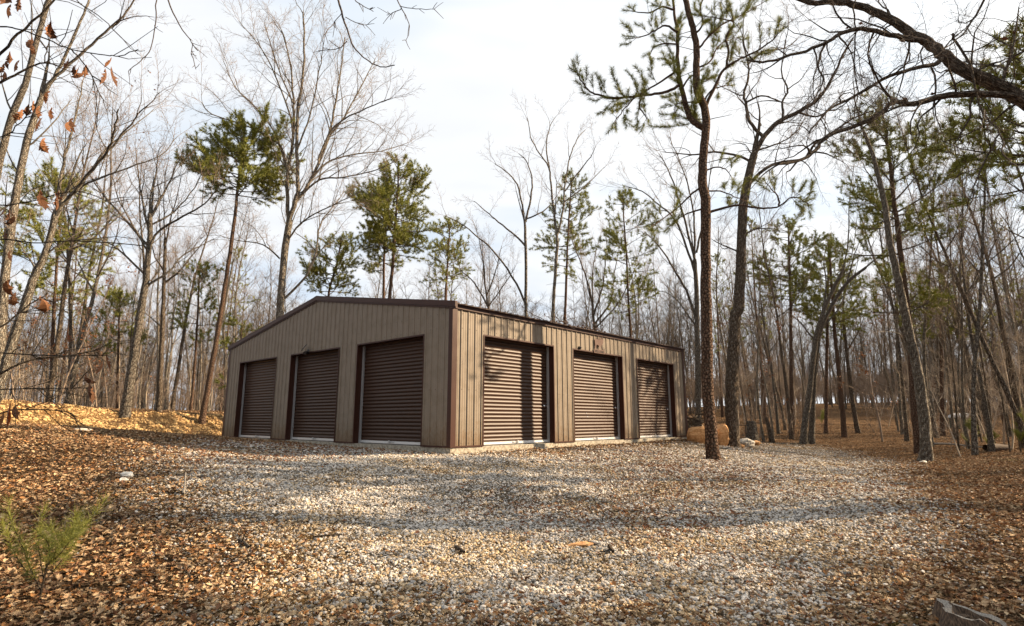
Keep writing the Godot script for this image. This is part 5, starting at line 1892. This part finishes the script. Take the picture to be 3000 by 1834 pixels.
		if s[3] > 3100.0:
			words = "%s, %s such beyond the right edge of the picture" % [look, ordinal(count[key])]
		tag(o, words, {"bare": "tree", "pine": "tree", "sapling": "sapling", "leafy": "sapling"}[kind], {"bare": "bare trees of the wood", "pine": "pines of the wood", "sapling": "saplings in the wood", "leafy": "saplings with orange leaves"}[kind])
	for pool in [trees, pines, saps, [leafy]]:
		for p in pool:
			if not first.has(p):
				p.free()
	# farther on the wood reads as one mass
	var holder := Node3D.new()
	holder.name = "distant_wood"
	add_child(holder)
	tag(holder, "grey-brown mass of distant bare trees closing the view all round", "wood", "", "stuff")
	for v in 3:
		var mesh := far_tree(700 + v, 14.0 + 1.5 * v)
		var where := []
		for k in 270:
			var d := sqrt(lerpf(54.0 * 54.0, 120.0 * 120.0, pow(r.randf(), 1.25)))
			var x := lerpf(-1.15, 1.15, r.randf()) * d
			if Vector2(x - 31, -d + 56).length() < 3.0:
				continue
			where.append(Transform3D(Basis(Vector3.UP, r.randf() * TAU).scaled(Vector3.ONE * r.randf_range(0.7, 1.05)), Vector3(x, height(x, -d) - 0.1, -d)))
		var mm := multi(mesh, where, M.bark_brown if v != 1 else M.bark_oak)
		mm.name = "bare_trees"
		mm.set_meta("kind", "stuff")
		holder.add_child(mm, true)
	# brush and briars on the forest floor
	var brush := []
	for k in 420:
		var right := r.randf() < 0.62
		var d := sqrt(lerpf(24.0 * 24.0, 70.0 * 70.0, r.randf()))
		var x := ((lerpf(2150.0, 3100.0, r.randf()) if right else lerpf(-100.0, 720.0, r.randf())) - 1500.0) / F * d
		if not free_spot(x, -d):
			continue
		brush.append(aim(Vector3(x, height(x, -d) - 0.05, -d), Vector3(r.randf_range(-0.5, 0.5), 1, r.randf_range(-0.5, 0.5)).normalized(), r.randf() * TAU, r.randf_range(0.7, 1.9)))
	# and closes behind the photographer
	for v in 2:
		var where := []
		for k in 170:
			var a := r.randf_range(-0.1, PI + 0.1)
			var d := sqrt(lerpf(11.0 * 11.0, 60.0 * 60.0, r.randf()))
			var x := cos(a) * d
			var z := sin(a) * d + 2.0
			if x > 4.0 and z < 6.0:
				continue
			where.append(Transform3D(Basis(Vector3.UP, r.randf() * TAU).scaled(Vector3.ONE * r.randf_range(0.8, 1.15)), Vector3(x, height(x, z) - 0.1, z)))
		var mb := multi(far_tree(704 + v, 15.0), where, M.bark_brown)
		mb.name = "bare_trees"
		mb.set_meta("kind", "stuff")
		holder.add_child(mb, true)
	var thick := []
	for k in 1000:
		var d := sqrt(lerpf(46.0 * 46.0, 118.0 * 118.0, r.randf()))
		var x := lerpf(-1.1, 1.1, pow(r.randf(), 0.55)) * d
		if Vector2(x - 31, -d + 56).length() < 4.0 or not free_spot(x, -d):
			continue
		thick.append(Transform3D(Basis.from_euler(Vector3(r.randf_range(-0.2, 0.2), r.randf() * TAU, r.randf_range(-0.2, 0.2))).scaled(Vector3.ONE * r.randf_range(0.6, 1.3)), Vector3(x, height(x, -d) - 0.1, -d)))
	var tm := multi(far_tree(710, 4.2), thick, M.twig)
	tm.name = "thicket"
	tm.set_meta("kind", "stuff")
	holder.add_child(tm, true)
	var bm := multi(make_spray(r, 12, 4, 1.3, 0.1), brush, M.twig)
	bm.name = "undergrowth"
	add_child(bm)
	tag(bm, "tangle of thin bare brush on the floor of the wood", "undergrowth", "", "stuff")

# ---------------------------------------------------------------- stones, logs and other small things

func rock_mesh(r: RandomNumberGenerator, size: Vector3, rough: float, rings := 9, seg := 14) -> ArrayMesh:
	# a lumpy stone: a sphere pushed about by noise and cut by a few flat faces
	var off := Vector3(r.randf(), r.randf(), r.randf()) * 50.0
	var planes := []
	for i in 7:
		var a := Vector3(r.randf_range(-1, 1), r.randf_range(-0.6, 1), r.randf_range(-1, 1)).normalized()
		planes.append([a, r.randf_range(0.62, 0.9)])
	var pts := []
	for i in rings + 1:
		var th := PI * i / rings
		for j in seg:
			var ph := TAU * j / seg
			var d := Vector3(sin(th) * cos(ph), cos(th), sin(th) * sin(ph))
			var k := 1.0 + rough * noise_a.get_noise_3d(d.x * 0.9 + off.x, d.y * 0.9 + off.y, d.z * 0.9 + off.z)
			for pl in planes:
				var dt: float = d.dot(pl[0])
				if dt * k > pl[1]:
					k = pl[1] / dt
			pts.append(d * k * size)
	var st := new_st()
	for i in rings:
		for j in seg:
			var a: Vector3 = pts[i * seg + j]
			var b: Vector3 = pts[i * seg + (j + 1) % seg]
			var c: Vector3 = pts[(i + 1) * seg + (j + 1) % seg]
			var d: Vector3 = pts[(i + 1) * seg + j]
			quad(st, a, b, c, d, (a + c) * 0.5 / (size * size))
	return st.commit()

func put_rock(called: String, label: String, mat: Material, u: float, v: float, size: Vector3, seed_: int, rough := 0.5, sink := 0.25, turn := 0.0) -> void:
	var r := RandomNumberGenerator.new()
	r.seed = seed_
	var g := on_ground(u, v)
	var o := solo(called, rock_mesh(r, size, rough, 12, 18), mat, label, "rock")
	o.position = g + Vector3(0, size.y * (1.0 - sink * 2.0), 0)
	o.rotation = Vector3(0, turn, 0)

func stick(label: String, px: Array, w: float, mat: Material, called := "stick", group := "sticks lying on the gravel and leaves") -> void:
	var r := RandomNumberGenerator.new()
	r.seed = int(px[0][0])
	var pts := PackedVector3Array()
	var g0 := on_ground(px[0][0], px[0][1])
	for q in px:
		var g := on_ground(q[0], q[1])
		pts.append(g + Vector3(0, w * 0.5 + 0.012 + (q[2] if q.size() > 2 else 0.0), 0) - g0)
	pts = smooth_path(pts, 4, r, 0.004)
	var B := Bundle.new()
	B.tube(pts, w * 0.5, w * 0.3, 7, 0.0, 0.1, 2.0)
	for i in 2:
		var e := path_at(pts, r.randf_range(0.3, 0.8))
		B.tube(wander(r, e[0], side_dir(r, e[1], 0.7, r.randf() * TAU) + Vector3(0, 0.2, 0), w * 4.0, 2, 0.2, 0.0), w * 0.22, w * 0.12, 5)
	var o := solo(called, B.mesh(), mat, label, "stick", group)
	o.position = g0

func build_small_things() -> void:
	put_rock("boulder", "large orange-brown boulder at the garage's far corner, left of the plated pine's trunk", M.rock_orange, 2056, 1297, Vector3(0.56, 0.44, 0.5), 201, 0.3, 0.2, 0.3)
	put_rock("boulder", "pointed orange-brown boulder leaning between the plated pine and the big oak", M.rock_orange, 2110, 1306, Vector3(0.27, 0.5, 0.36), 202, 0.3, 0.15, 0.8)
	put_rock("rock", "flat grey rock at the foot of the big oak on its right", M.rock_grey, 2186, 1308, Vector3(0.40, 0.2, 0.32), 203, 0.35, 0.15, 0.2)
	put_rock("rock", "small tan rock right of the flat grey rock", M.rock_orange, 2211, 1304, Vector3(0.22, 0.14, 0.2), 204, 0.3, 0.2, 0.0)
	put_rock("rock", "little tan rock tucked under the flat grey rock's left end", M.rock_orange, 2172, 1311, Vector3(0.14, 0.09, 0.14), 205, 0.3, 0.2, 0.5)
	put_rock("rock", "larger white rock of the pair on the leaf mound at the left", M.rock_white, 371, 1398, Vector3(0.12, 0.06, 0.08), 206, 0.4, 0.25, 0.1)
	put_rock("rock", "smaller white rock of the pair on the leaf mound, below the larger", M.rock_white, 361, 1411, Vector3(0.065, 0.045, 0.05), 207, 0.4, 0.25, 0.7)
	put_rock("rock", "flat tan stone at the crest of the mound, where it drops to the pad", M.rock_grey, 243, 1262, Vector3(0.22, 0.05, 0.14), 208, 0.4, 0.3, 0.0)
	put_rock("rock", "tan half-buried stone in the moss patch right of centre on the gravel", M.rock_orange, 1700, 1597, Vector3(0.15, 0.03, 0.09), 209, 0.4, 0.3, 0.2)
	put_rock("rock", "small pale stone at the foot of the leaning trunk by the trail", M.rock_white, 2706, 1356, Vector3(0.13, 0.06, 0.1), 210, 0.4, 0.25, 0.0)
	# a standing log section beyond the oak
	var r := RandomNumberGenerator.new()
	r.seed = 220
	var g := on_ground(2205, 1292)
	var B := Bundle.new()
	B.tube(PackedVector3Array([Vector3(0, -0.1, 0), Vector3(0.0, 0.3, 0), Vector3(0.0, 0.75, 0.0), Vector3(-0.01, 0.92, 0)]), 0.26, 0.2, 14, 0.25, 0.03, 4.0)
	var log_ := thing("tree_stump", "upright grey stump with a sawn flat top behind the small rocks", "stump", g)
	part("trunk", B.mesh(), M.bark_oak, log_)
	var st := new_st()
	cyl(st, Vector3(-0.01, 0.915, 0), Vector3(-0.01, 0.925, 0), 0.2, 0.195, 14)
	part("cut_face", st.commit(), M.wood_grey, log_)
	# iron stand left of that stump
	g = on_ground(2176, 1296)
	var stand := thing("iron_stand", "thin black iron stand between the big oak and the upright stump", "stand", g)
	st = new_st()
	for x in [-0.16, 0.16]:
		box(st, Vector3(x - 0.015, 0, -0.015), Vector3(x + 0.015, 0.72, 0.015))
	part("legs", st.commit(), M.black_plastic, stand).name = "leg_frame"
	part("top_plate", box_mesh(Vector3(-0.24, 0.7205, -0.14), Vector3(0.24, 0.76, 0.14)), M.black_plastic, stand)
	part("crossbar", box_mesh(Vector3(-0.144, 0.3, -0.012), Vector3(0.144, 0.325, 0.012)), M.black_plastic, stand)
	# broken stub trunk
	g = on_ground(2263, 1296)
	B = Bundle.new()
	B.tube(PackedVector3Array([Vector3(0, -0.1, 0), Vector3(-0.08, 0.5, 0), Vector3(-0.2, 1.1, 0.02), Vector3(-0.22, 1.18, 0.02)]), 0.12, 0.07, 9, 0.3, 0.05, 1.0)
	solo("broken_stub", B.mesh(), M.bark_brown, "short dark broken trunk leaning left, right of the upright stump", "stump").position = g
	# brush pile at the garage's far corner
	g = on_ground(2030, 1292) + Vector3(0.4, 0, -2.2)
	g.y = height(g.x, g.z)
	var pile := thing("brush_pile", "heap of cut branches and sticks behind the garage's far right corner", "brush pile", g)
	var pale := Bundle.new()
	B = Bundle.new()
	for i in 150:
		var a := Vector3(r.randf_range(-1.1, 1.0), 0, r.randf_range(-0.8, 0.8))
		a.y = r.randf_range(0.0, 0.9) * (1.2 - absf(a.x) * 0.7)
		var d := Vector3(r.randf_range(-1, 1), r.randf_range(-0.35, 0.45), r.randf_range(-1, 1)).normalized()
		var w := r.randf_range(0.008, 0.035)
		var long := r.randf_range(0.6, 1.6)
		(pale if i % 5 == 0 else B).tube(wander(r, a - d * long * 0.5, d, long, 4, 0.12, 0.0), w, w * 0.5, 5)
	part("branches", B.mesh(), M.bark_brown, pile).set_meta("kind", "stuff")
	part("pale_branches", pale.mesh(), M.twig_pale, pile).set_meta("kind", "stuff")
	# rotten stump at the lower right
	g = on_ground(2832, 1828)
	rotten_stump(g)
	# fallen log and rail at the edge of the right-hand wood
	stick("thin pale fallen pole lying at the wood's edge right of the leaning trunk", [[2738, 1311, 0.1], [2775, 1311, 0.1], [2822, 1315, 0.1], [2880, 1318, 0.05]], 0.09, M.wood_grey, "fallen_pole", "")
	g = on_ground(2922, 1322)
	B = Bundle.new()
	B.tube(PackedVector3Array([Vector3(-0.5, 0.1, 0.1), Vector3(0.0, 0.14, 0), Vector3(0.55, 0.12, -0.1)]), 0.17, 0.14, 10, 0.0, 0.06, 2.0)
	solo("fallen_log", B.mesh(), M.wood_rot, "short rotten log at the wood's edge between the young pines", "log").position = g
	# dark green tank seen through the wood
	var tx := (2800.0 - 1500.0) / F * 44.0
	var tank := thing("garden_tank", "dark green box with a pale rounded top deep in the right-hand wood", "tank", Vector3(tx, height(tx, -44.0), -44.0), 0.2)
	var base := photo_point(2800, 1245, 44.0).y - tank.position.y
	st = new_st()
	box(st, Vector3(-0.75, 0.0, -0.5), Vector3(0.75, base + 0.55, 0.5))
	part("body", st.commit(), M.teal_paint, tank)
	st = new_st()
	for i in 8:
		var a0 := PI * i / 8.0
		var a1 := PI * (i + 1) / 8.0
		quad(st, Vector3(-cos(a0) * 0.8, base + 0.5525 + sin(a0) * 0.32, -0.55), Vector3(-cos(a0) * 0.8, base + 0.5525 + sin(a0) * 0.32, 0.55), Vector3(-cos(a1) * 0.8, base + 0.5525 + sin(a1) * 0.32, 0.55), Vector3(-cos(a1) * 0.8, base + 0.5525 + sin(a1) * 0.32, -0.55), Vector3(-cos(a0), sin(a0) + 0.1, 0))
		for z in [-0.55, 0.55]:
			tri(st, Vector3(0, base + 0.5525, z), Vector3(-cos(a0) * 0.8, base + 0.5525 + sin(a0) * 0.32, z), Vector3(-cos(a1) * 0.8, base + 0.5525 + sin(a1) * 0.32, z), Vector3(0, 0, signf(z)))
	part("top", st.commit(), M.pale_sheet, tank)
	stick("grey driftwood-like stick standing out of the pale gravel at the left", [[536, 1452, 0.0], [539, 1442, 0.03], [540, 1425, 0.16]], 0.035, M.wood_grey)
	stick("dark barked stick stub lying where leaves meet gravel, left of centre", [[700, 1590], [712, 1598], [728, 1612]], 0.045, M.bark_oak)
	stick("thin crooked dark twig on the leaves below the barked stub", [[660, 1628], [700, 1648], [745, 1668]], 0.014, M.twig_dark)
	stick("short black twig among leaves in the lower left", [[536, 1672], [550, 1688], [562, 1705]], 0.025, M.bark_brown)
	stick("pale forked twig on the gravel at the lower left of centre", [[832, 1686], [870, 1674], [912, 1656]], 0.012, M.twig_pale)
	stick("long dark stick on the tan dirt below the left gravel edge", [[915, 1578], [960, 1574], [1000, 1572]], 0.02, M.bark_brown)
	stick("curved pale stick at the bottom edge left of centre", [[1140, 1832], [1160, 1818], [1205, 1808]], 0.03, M.wood_grey)
	stick("dark splinter of wood on the gravel left of centre", [[1335, 1612], [1350, 1620], [1360, 1627]], 0.045, M.bark_brown)
	stick("dark chunk of bark in the mossy dip right of centre", [[1785, 1610], [1790, 1618], [1797, 1626]], 0.05, M.bark_brown)
	stick("pale weathered stick on the leaves at the lower right", [[2905, 1628], [2940, 1636], [2978, 1645]], 0.03, M.twig_pale)
	# young pines
	young_pine("bright yellow-green pine seedling among the leaves at the lower left corner", on_ground(110, 1760), 0.46, 231, M.needle_yellow, 0.8, 1.0)
	young_pine("knee-high young pine at the edge of the right-hand wood", on_ground(2836, 1322), 1.35, 232, M.needle_yellow, 0.3, 1.2)
	young_pine("small yellow-green pine seedling right of the knee-high one", on_ground(2898, 1318), 0.7, 233, M.needle_yellow, 0.3, 1.0)
	young_pine("young pine half out of the picture at the right edge", on_ground(2990, 1328), 1.5, 234, M.needle, 0.3, 1.2)
	young_pine("tiny green pine behind the lichen-flecked pair at the trail", on_ground(2406, 1252), 1.2, 235, M.needle_yellow, 0.35, 1.2)

func young_pine(label: String, at: Vector3, tall: float, seed_: int, mat: Material, wide: float, k: float) -> void:
	var r := RandomNumberGenerator.new()
	r.seed = seed_
	var o := thing("pine_seedling", label, "pine seedling", at)
	var B := Bundle.new()
	var tf := []
	var stem := wander(r, Vector3(0, -0.02, 0), Vector3(0.28, 1, 0.0), tall, 5, 0.08, 0.0)
	B.tube(stem, 0.012, 0.005, 5)
	for i in int(7 + tall * 6):
		var t := r.randf_range(0.2, 1.0)
		var e := path_at(stem, t)
		var d := side_dir(r, e[1], r.randf_range(0.6, 1.1), r.randf() * TAU)
		var l := wide * (1.15 - t) * r.randf_range(0.6, 1.2) + 0.05
		var p := wander(r, e[0], d, l, 3, 0.15, 0.1)
		B.tube(p, 0.006, 0.003, 4)
		for j in 6:
			var e2 := path_at(p, 0.15 + 0.17 * j)
			tf.append(aim(e2[0], (e2[1] + Vector3(r.randf_range(-0.4, 0.4), 0.3, r.randf_range(-0.4, 0.4))).normalized(), r.randf() * TAU, r.randf_range(0.55, 0.85) * k))
	tf.append(aim(stem[5], Vector3.UP, 0.0, 0.8 * k))
	part("stem", B.mesh(), M.bark_brown, o)
	part("needles", needle_mesh(tf, tufts[2] if tufts.size() > 2 else make_tuft(r, 70, 0.0032)), mat, o).set_meta("kind", "stuff")

func rotten_stump(at: Vector3) -> void:
	# low hollow stump: a ragged bark ring, grey weathered rim, dark rotten heart
	var o := thing("rotten_stump", "low hollow rotten stump with a grey weathered rim at the lower right corner", "stump", at + Vector3(0.05, -0.02, 0.1))
	o.scale = Vector3(0.66, 0.72, 0.7)
	var r := RandomNumberGenerator.new()
	r.seed = 241
	var n := 30
	var outer := []
	var rim := []
	var inner := []
	for i in n:
		var a := TAU * i / n
		var k := 1.0 + 0.22 * noise_a.get_noise_2d(cos(a) * 1.4 + 5.0, sin(a) * 1.4) + 0.1 * sin(a * 5.0)
		var h := 0.15 + 0.05 * noise_b.get_noise_2d(cos(a) * 2.2, sin(a) * 2.2 + 9.0) - 0.11 * cos(a) + (0.03 if sin(a) < -0.3 else -0.03)
		outer.append(Vector3(cos(a) * 0.52 * k * 1.12, -0.12, sin(a) * 0.36 * k * 1.12))
		rim.append(Vector3(cos(a) * 0.46 * k, h, sin(a) * 0.3 * k))
		var m := 0.74 + 0.18 * noise_b.get_noise_2d(cos(a) * 3.0 + 3.0, sin(a) * 3.0)
		inner.append(Vector3(cos(a) * 0.46 * k * m, h - 0.015, sin(a) * 0.3 * k * m))
	var bark := new_st()
	var top := new_st()
	var heart := new_st()
	for i in n:
		var j := (i + 1) % n
		var od := Vector3(cos(TAU * i / n), 0.2, sin(TAU * i / n))
		var ma: Vector3 = (outer[i] as Vector3).lerp(rim[i], 0.5) * Vector3(1.03, 1, 1.03)
		var mb: Vector3 = (outer[j] as Vector3).lerp(rim[j], 0.5) * Vector3(1.03, 1, 1.03)
		quad(bark, outer[i], outer[j], mb, ma, od)
		quad(bark, ma, mb, rim[j], rim[i], od)
		quad(top, rim[i], rim[j], inner[j], inner[i], Vector3.UP)
		var da: Vector3 = inner[i] * Vector3(0.85, 0, 0.85) + Vector3(0, inner[i].y - 0.13, 0)
		var db: Vector3 = inner[j] * Vector3(0.85, 0, 0.85) + Vector3(0, inner[j].y - 0.13, 0)
		quad(heart, inner[i], inner[j], db, da, -od)
		var dc: Vector3 = da * Vector3(0.45, 0, 0.45) + Vector3(0, da.y + 0.05 * r.randf(), 0)
		var dd: Vector3 = db * Vector3(0.45, 0, 0.45) + Vector3(0, db.y + 0.02, 0)
		quad(heart, da, db, dd, dc, Vector3.UP)
		tri(heart, dc, dd, Vector3(0.02, 0.06, 0), Vector3.UP)
	part("bark", bark.commit(), M.wood_rot, o)
	part("rim", top.commit(), M.wood_grey, o)
	part("heart", heart.commit(), M.wood_rot, o)

# ---------------------------------------------------------------- gravel and fallen leaves

func pebble(r: RandomNumberGenerator) -> ArrayMesh:
	var ico := []
	var g := (1.0 + sqrt(5.0)) / 2.0
	for q in [[-1, g, 0], [1, g, 0], [-1, -g, 0], [1, -g, 0], [0, -1, g], [0, 1, g], [0, -1, -g], [0, 1, -g], [g, 0, -1], [g, 0, 1], [-g, 0, -1], [-g, 0, 1]]:
		ico.append(Vector3(q[0], q[1], q[2]).normalized() * r.randf_range(0.36, 0.58) * Vector3(1.15, 0.72, 0.9))
	var st := new_st()
	for f in [[0, 11, 5], [0, 5, 1], [0, 1, 7], [0, 7, 10], [0, 10, 11], [1, 5, 9], [5, 11, 4], [11, 10, 2], [10, 7, 6], [7, 1, 8], [3, 9, 4], [3, 4, 2], [3, 2, 6], [3, 6, 8], [3, 8, 9], [4, 9, 5], [2, 4, 11], [6, 2, 10], [8, 6, 7], [9, 8, 1]]:
		tri(st, ico[f[0]], ico[f[1]], ico[f[2]], ico[f[0]] + ico[f[1]] + ico[f[2]])
	return st.commit()

func build_litter() -> void:
	var r := RandomNumberGenerator.new()
	r.seed = 900
	var stones := [[], [], []]
	var stone_tint := [[], [], []]
	var leaves := [[], [], [], []]
	var leaf_tint := [[], [], [], []]
	# nearest ground thickest; farther off the pieces thin out as they shrink from sight
	for band in [[3.6, 6.0, 2300.0, 1000.0], [6.0, 9.0, 1900.0, 850.0], [9.0, 13.0, 1100.0, 520.0], [13.0, 18.0, 560.0, 300.0], [18.0, 27.0, 170.0, 150.0], [27.0, 45.0, 20.0, 70.0]]:
		var d0: float = band[0]
		var d1: float = band[1]
		var area := (d1 * d1 - d0 * d0) * 0.95
		var count := int(area * maxf(band[2], band[3]))
		for k in count:
			var d := sqrt(lerpf(d0 * d0, d1 * d1, r.randf()))
			var x := r.randf_range(-0.95, 0.95) * d
			var z := -d
			var q := Basis(Vector3.UP, -TURN) * (Vector3(x, 0, z) - CORNER)
			if q.x > -0.03 and q.x < LEN and q.z < 0.03 and q.z > -WID:
				continue
			var zn := zones(x + r.randfn(0.0, 0.4), z + r.randfn(0.0, 0.5))
			var pick := r.randf() * maxf(band[2], band[3])
			var y := height(x, z)
			var st: float = (1.0 if zn.x > 0.5 else (0.75 if zn.y > 0.5 else 0.035)) * (1.0 - 0.75 * zn.z)
			var slope := 0.0
			if x < -6.0 and z < -16.0:
				slope = bank_slope(x, z)
				st = maxf(st, slope * 0.9)
			if r.randf() < st:
				if pick < band[2]:
					var s := r.randf_range(0.012, 0.036) * (1.0 + 1.0 * pow(r.randf(), 5.0)) * (1.25 if d > 12.0 else 1.0) * (1.0 + slope * 1.6)
					var tan_ := smoothstep(0.0, 0.4, noise_a.get_noise_2d(x * 0.33 + 5.0, z * 0.33) + (0.2 if z > -7.5 else -0.1)) if zn.x > 0.5 else 1.0
					var g := r.randf_range(0.27, 0.66)
					var c := Color(g, g * 0.92, g * 0.82)
					var w := r.randf()
					if w < 0.15 + 0.45 * tan_ or slope > 0.3:
						c = Color(g * 0.86, g * 0.66, g * 0.42) if slope < 0.3 else Color(g * 0.9, g * 0.6, g * 0.28)
					elif w > 0.88:
						c = Color(g * 0.5, g * 0.49, g * 0.47)
					var v := r.randi() % 3
					stones[v].append(Transform3D(Basis.from_euler(Vector3(r.randf_range(-0.5, 0.5), r.randf() * TAU, r.randf_range(-0.5, 0.5))).scaled(Vector3.ONE * s), Vector3(x, y + s * r.randf_range(-0.1, 0.22), z)))
					stone_tint[v].append(c)
			if pick < band[3] and r.randf() < zn.z * (1.0 - 0.75 * slope) * (0.2 if zn.x > 0.5 and zn.z < 0.1 else (0.6 if zn.x > 0.5 else 0.85)):
				var s := r.randf_range(0.55, 1.15)
				var c := Color(0.22, 0.135, 0.075).lerp(Color(0.46, 0.325, 0.195), r.randf())
				var w := r.randf()
				if w < 0.16: c = Color(0.30, 0.145, 0.055)
				elif w < 0.38: c = Color(0.15, 0.075, 0.04)
				elif w > 0.9: c = Color(0.5, 0.37, 0.22)
				var v := r.randi() % 4
				if zn.x > 0.5:
					c = c.lerp(Color(0.2, 0.075, 0.035), 0.55)
				leaves[v].append(Transform3D(Basis.from_euler(Vector3(r.randf_range(-0.6, 0.6), r.randf() * TAU, r.randf_range(-0.6, 0.6))).scaled(Vector3(s, s * r.randf_range(0.5, 1.1), s)), Vector3(x, y + r.randf_range(0.0, 0.035), z)))
				leaf_tint[v].append(c)
	for v in 3:
		var o := multi(pebble(r), stones[v], M.stone, stone_tint[v])
		o.name = numbered("gravel")
		add_child(o)
		tag(o, "loose crushed pale and tan stones spread over the pad and drive", "gravel", "gravel of the pad and drive", "stuff")
	for v in 4:
		var o := multi(oak_leaf(r, 0.082, 1.25), leaves[v], M.litter_leaf, leaf_tint[v])
		o.name = numbered("leaf_litter")
		add_child(o)
		tag(o, "dry curled brown oak leaves strewn thickly over the ground", "leaf litter", "fallen leaves on the ground", "stuff")
	print("stones ", stones[0].size() * 3, " leaves ", leaves[0].size() * 4)
	# dry grass stalks standing in the leaves on the left
	var st := new_st()
	for k in 150:
		var u := r.randf_range(120.0, 900.0)
		var v := r.randf_range(1290.0, 1600.0)
		var g := on_ground(u, v)
		var zn := zones(g.x, g.z)
		if zn.x > 0.5:
			continue
		for i in 2:
			var d := Vector3(r.randf_range(-0.5, 0.5), 1.0, r.randf_range(-0.4, 0.4)).normalized()
			var s := Vector3(0.0022, 0, 0.0012)
			var h := r.randf_range(0.12, 0.38)
			var m := g + d * h * 0.6
			var e := m + (d + Vector3(0.5, -0.2, 0)).normalized() * h * 0.4
			quad(st, g - s, g + s, m + s, m - s, Vector3(0, 0, 1))
			tri(st, m - s, m + s, e, Vector3(0, 0, 1))
	solo("dry_grass", st.commit(), M.twig_pale, "thin dry grass stalks standing in the leaves on the left mound", "grass", "", "stuff")
